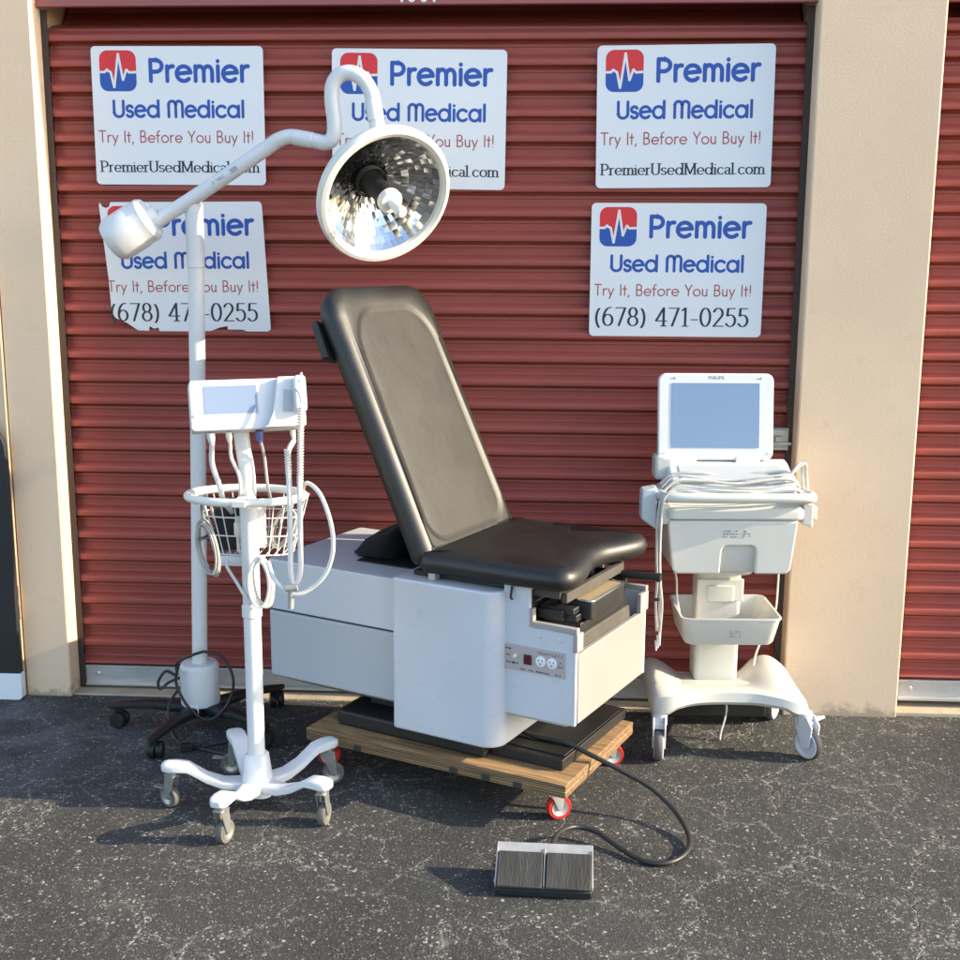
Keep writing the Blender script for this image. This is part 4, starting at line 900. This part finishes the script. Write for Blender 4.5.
mb = MB(); mb.tube([(-.225, .05, .868), (-.240, -.08, .876), (-.238, -.175, .883), (-.20, -.205, .886), (0, -.212, .886), (.20, -.205, .886), (.238, -.175, .883), (.243, -.08, .876), (.228, .05, .868)], .0165, 14, k=5); mb.build('push_handle', 'ivory', ct)
mb = MB(); mb.box(-.15, .15, -.06, .10, .62, .640); mb.prism(rrect(.19, .16, .05, 6, -.012, -.03), .604, .6195); mb.build('drawer_support', 'ivory', ct, bevel=.003)
mb = MB(); mb.box(.246, .268, -.14, -.06, .80, .845); mb.box(.246, .262, -.12, -.09, .77, .80); mb.build('side_hook', 'ivory', ct, bevel=.004)
for x, y, yw, bk2 in ((-.232, -.195, 262, 0), (.252, -.185, -55, 1), (-.20, .12, 80, 0), (.215, .125, 60, 0)):
    m = T(x, y, 0) @ RZ(yw); rw, wd = .052, .026; off = .022
    mb = MB(); mb.lathe([(.024, .112), (.026, .118), (.026, .160)], 18, m)
    fo = [(-.024, .150), (.026, .150), (.050, .118), (off+.020, .048), (off, .036), (off-.016, .048), (-.02, .112)]
    for s in (-1, 1): mb.prism(fo, 0, .006, m @ T(0, s*(wd/2+.006)+.003, 0) @ RX(90))
    mb.box(-.02, .03, -.016, .016, .108, .13, m)
    if bk2: mb.prism([(.0, -.016), (.05, -.014), (.085, -.004), (.085, .004), (.05, .014), (.0, .016)], .122, .130, T(x, y, 0) @ RZ(25))
    c = mb.build('caster', 'cabinet', ct, bevel=.002)
    mw = m @ T(off, 0, rw) @ RX(90)
    w_ = MB(); w_.lathe([(rw*.72, -wd/2), (rw*.93, -wd/2), (rw, -wd*.28), (rw, wd*.28), (rw*.93, wd/2), (rw*.72, wd/2)], 28, mw, caps=False); w_.build('wheel', 'rubber' if bk2 else 'greyrubber', c)
    h = MB()
    for sg in (-1, 1): h.lathe([(rw*.90, sg*(wd/2+.0005)), (rw*.80, sg*(wd/2+.003)), (rw*.70, sg*(wd/2+.001)), (rw*.62, sg*(wd/2-.005)), (rw*.2, sg*(wd/2-.004)), (rw*.15, sg*(wd/2+.002)), (.001, sg*(wd/2+.002))], 28, mw, caps=False)
    h.build('hub', 'cabinet', c)
# white cord running down behind the bin
mb = MB(); mb.tube([(-.175, .0, .645), (-.172, -.01, .61), (-.163, -.02, .565), (-.160, -.03, .50), (-.15, -.05, .44)], .0035, 7, k=5); mb.tube([(-.172, -.01, .615), (-.165, -.015, .585)], .0075, 8)
mb.build('thin_cord', 'cable', ct)
mb = MB(); mb.tube([(.20, .05, .66), (.203, .06, .55), (.20, .07, .42), (.165, .07, .34), (.14, .06, .28), (.13, .05, .235)], .0035, 7, k=5); mb.build('thin_cord', 'cable', ct)
mb = MB(); mb.tube([(.02, .0, .17), (.025, -.03, .10), (.005, -.05, .03), (.0, -.06, .004)], .0035, 7, k=5); mb.build('thin_cord', 'cable', ct)

# ------------------------------------------------------------------ ECG machine on the cart
em = thing('ecg_machine', 'white laptop-style heart monitor with raised screen tinted like reflected sky on top of the cart', 'ecg machine', (CX, CY, 0), CR)
mb = MB(); mb.prism([(-.12, .853), (.13, .853), (.13, .955), (.06, .968), (.02, .962), (-.12, .905)], -.205, .205, RZ(90) @ RX(90)); body = mb.build('machine_body', 'white', em, bevel=.010, seg=3)
mb = MB(); mb.prism([(-.105, .9125), (.0, .9545), (.0, .9575), (-.105, .9155)], -.17, .17, RZ(90) @ RX(90)); mb.build('keyboard', 'cabgrey', body, bevel=.001)
ms = T(-.040, .035, .968) @ RX(-9)
sw_, sh_ = .388, .292
mb = MB(); mb.prism(rrect(sw_, sh_, .026, 6, 0, sh_/2), 0, .026, ms @ T(0, .013, 0) @ RX(90)); lid = mb.build('screen_lid', 'white', em, bevel=.005, seg=3)
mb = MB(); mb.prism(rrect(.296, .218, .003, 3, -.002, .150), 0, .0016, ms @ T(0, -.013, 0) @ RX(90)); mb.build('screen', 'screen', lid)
mb = MB(); text(mb, 'PHILIPS', 'thin', -.026, .026, .272, .0095, (.10, .10), .0133, ms)
for xx in (-.155, .135): mb.box(xx, xx+.018, -.0135, -.0131, .272, .2745, ms); mb.box(xx+.012, xx+.016, -.0135, -.0131, .2750, .279, ms)
mb.build('bezel_print', 'markgrey', lid, flat=True)
mb = MB()
for xx in (-.175, .175): mb.lathe([(.0035, 0), (.0035, .001)], 10, ms @ T(xx, -.0131, .022) @ RX(90))
mb.build('bezel_screw', 'cabgrey', lid)
for x0, x1 in ((-.150, -.064), (.068, .150)):
    mb = MB(); mb.box(x0, x1, -.016, .02, -.010, .012, ms); mb.build('hinge', 'whiteold', lid, bevel=.003)
mb = MB(); mb.box(-.245, -.185, .0, .09, .905, .985); mb.build('side_pod', 'ivory', em, bevel=.01)
mb = MB(); mb.prism([(-.305, .800), (-.255, .765), (-.255, .905), (-.305, .895)], 0, .07, T(0, -.07, 0) @ RX(90)); pod = mb.build('lead_module', 'cabinet', em, bevel=.006)
mb = MB()
for i in range(5): mb.box(-.252+.0, -.246, -.138+i*.013, -.130+i*.013, .77, .86)
mb.build('module_sockets', 'cabgrey', pod)

# lead wires draped over the handle and hanging at the left
rg = random.Random(5)
mb = MB()
for k_ in range(7):
    f = k_/6; z = .928-.034*f+rg.uniform(-.006, .006); y = -.05-.14*f+rg.uniform(-.012, .012)
    pts = [(.215+rg.uniform(-.02, .02), y+.05, z-.03), (.19, y, z+.012), (.10, y-.01+rg.uniform(-.01, .01), z+.006+rg.uniform(-.006, .008)), (.0, y-.015+rg.uniform(-.012, .012), z+.004+rg.uniform(-.008, .008)), (-.10, y-.01+rg.uniform(-.01, .01), z+.003+rg.uniform(-.006, .008)), (-.19, y-.005, z+rg.uniform(-.004, .008)), (-.235, y-.01, z-.03)]
    mb.tube(pts, .0038 if k_ % 3 else .006, 7, k=6)
for k_ in range(5):
    x = -.248-.006*(k_ % 3)+rg.uniform(-.003, .003); y = -.205+.006*k_; e = .40+.05*rg.random()
    mb.tube([(-.205, y, .905), (-.238, y-.006, .893), (x, y-.008, .84), (x-.002, y-.006, .70), (x+.003, y-.006, .60), (x+.006+rg.uniform(-.006, .006), y-.005, .53), (x+.008, y-.004, e)], .0036, 7, k=6)
for sx in (.225, .238): mb.tube([(.19, -.08, .94), (sx, -.06, .975), (sx+.012, -.05, .93), (sx+.02, -.06, .85)], .005, 7, k=6)
lw = mb.build('lead_wires', 'leadcable', None); lw.location = (CX, CY, 0); lw.rotation_euler = (0, 0, R(CR))
tag(lw, 'off-white patient lead wires draped over the cart handle and hanging at its left', 'cable')
mb = MB()
for k_, x in enumerate((-.242, -.246, -.25)): mb.tube([(x, -.20+.01*k_, .44-.02*k_), (x+.001, -.20+.01*k_, .39-.012*k_)], [.005, .003], 8)
mb.build('lead_clip', 'cabinet', lw)
mb = MB(); mb.tube([(-.255, -.208, .552), (-.255, -.208, .545)], .009, 8); mb.build('lead_band', 'blackplastic', lw)
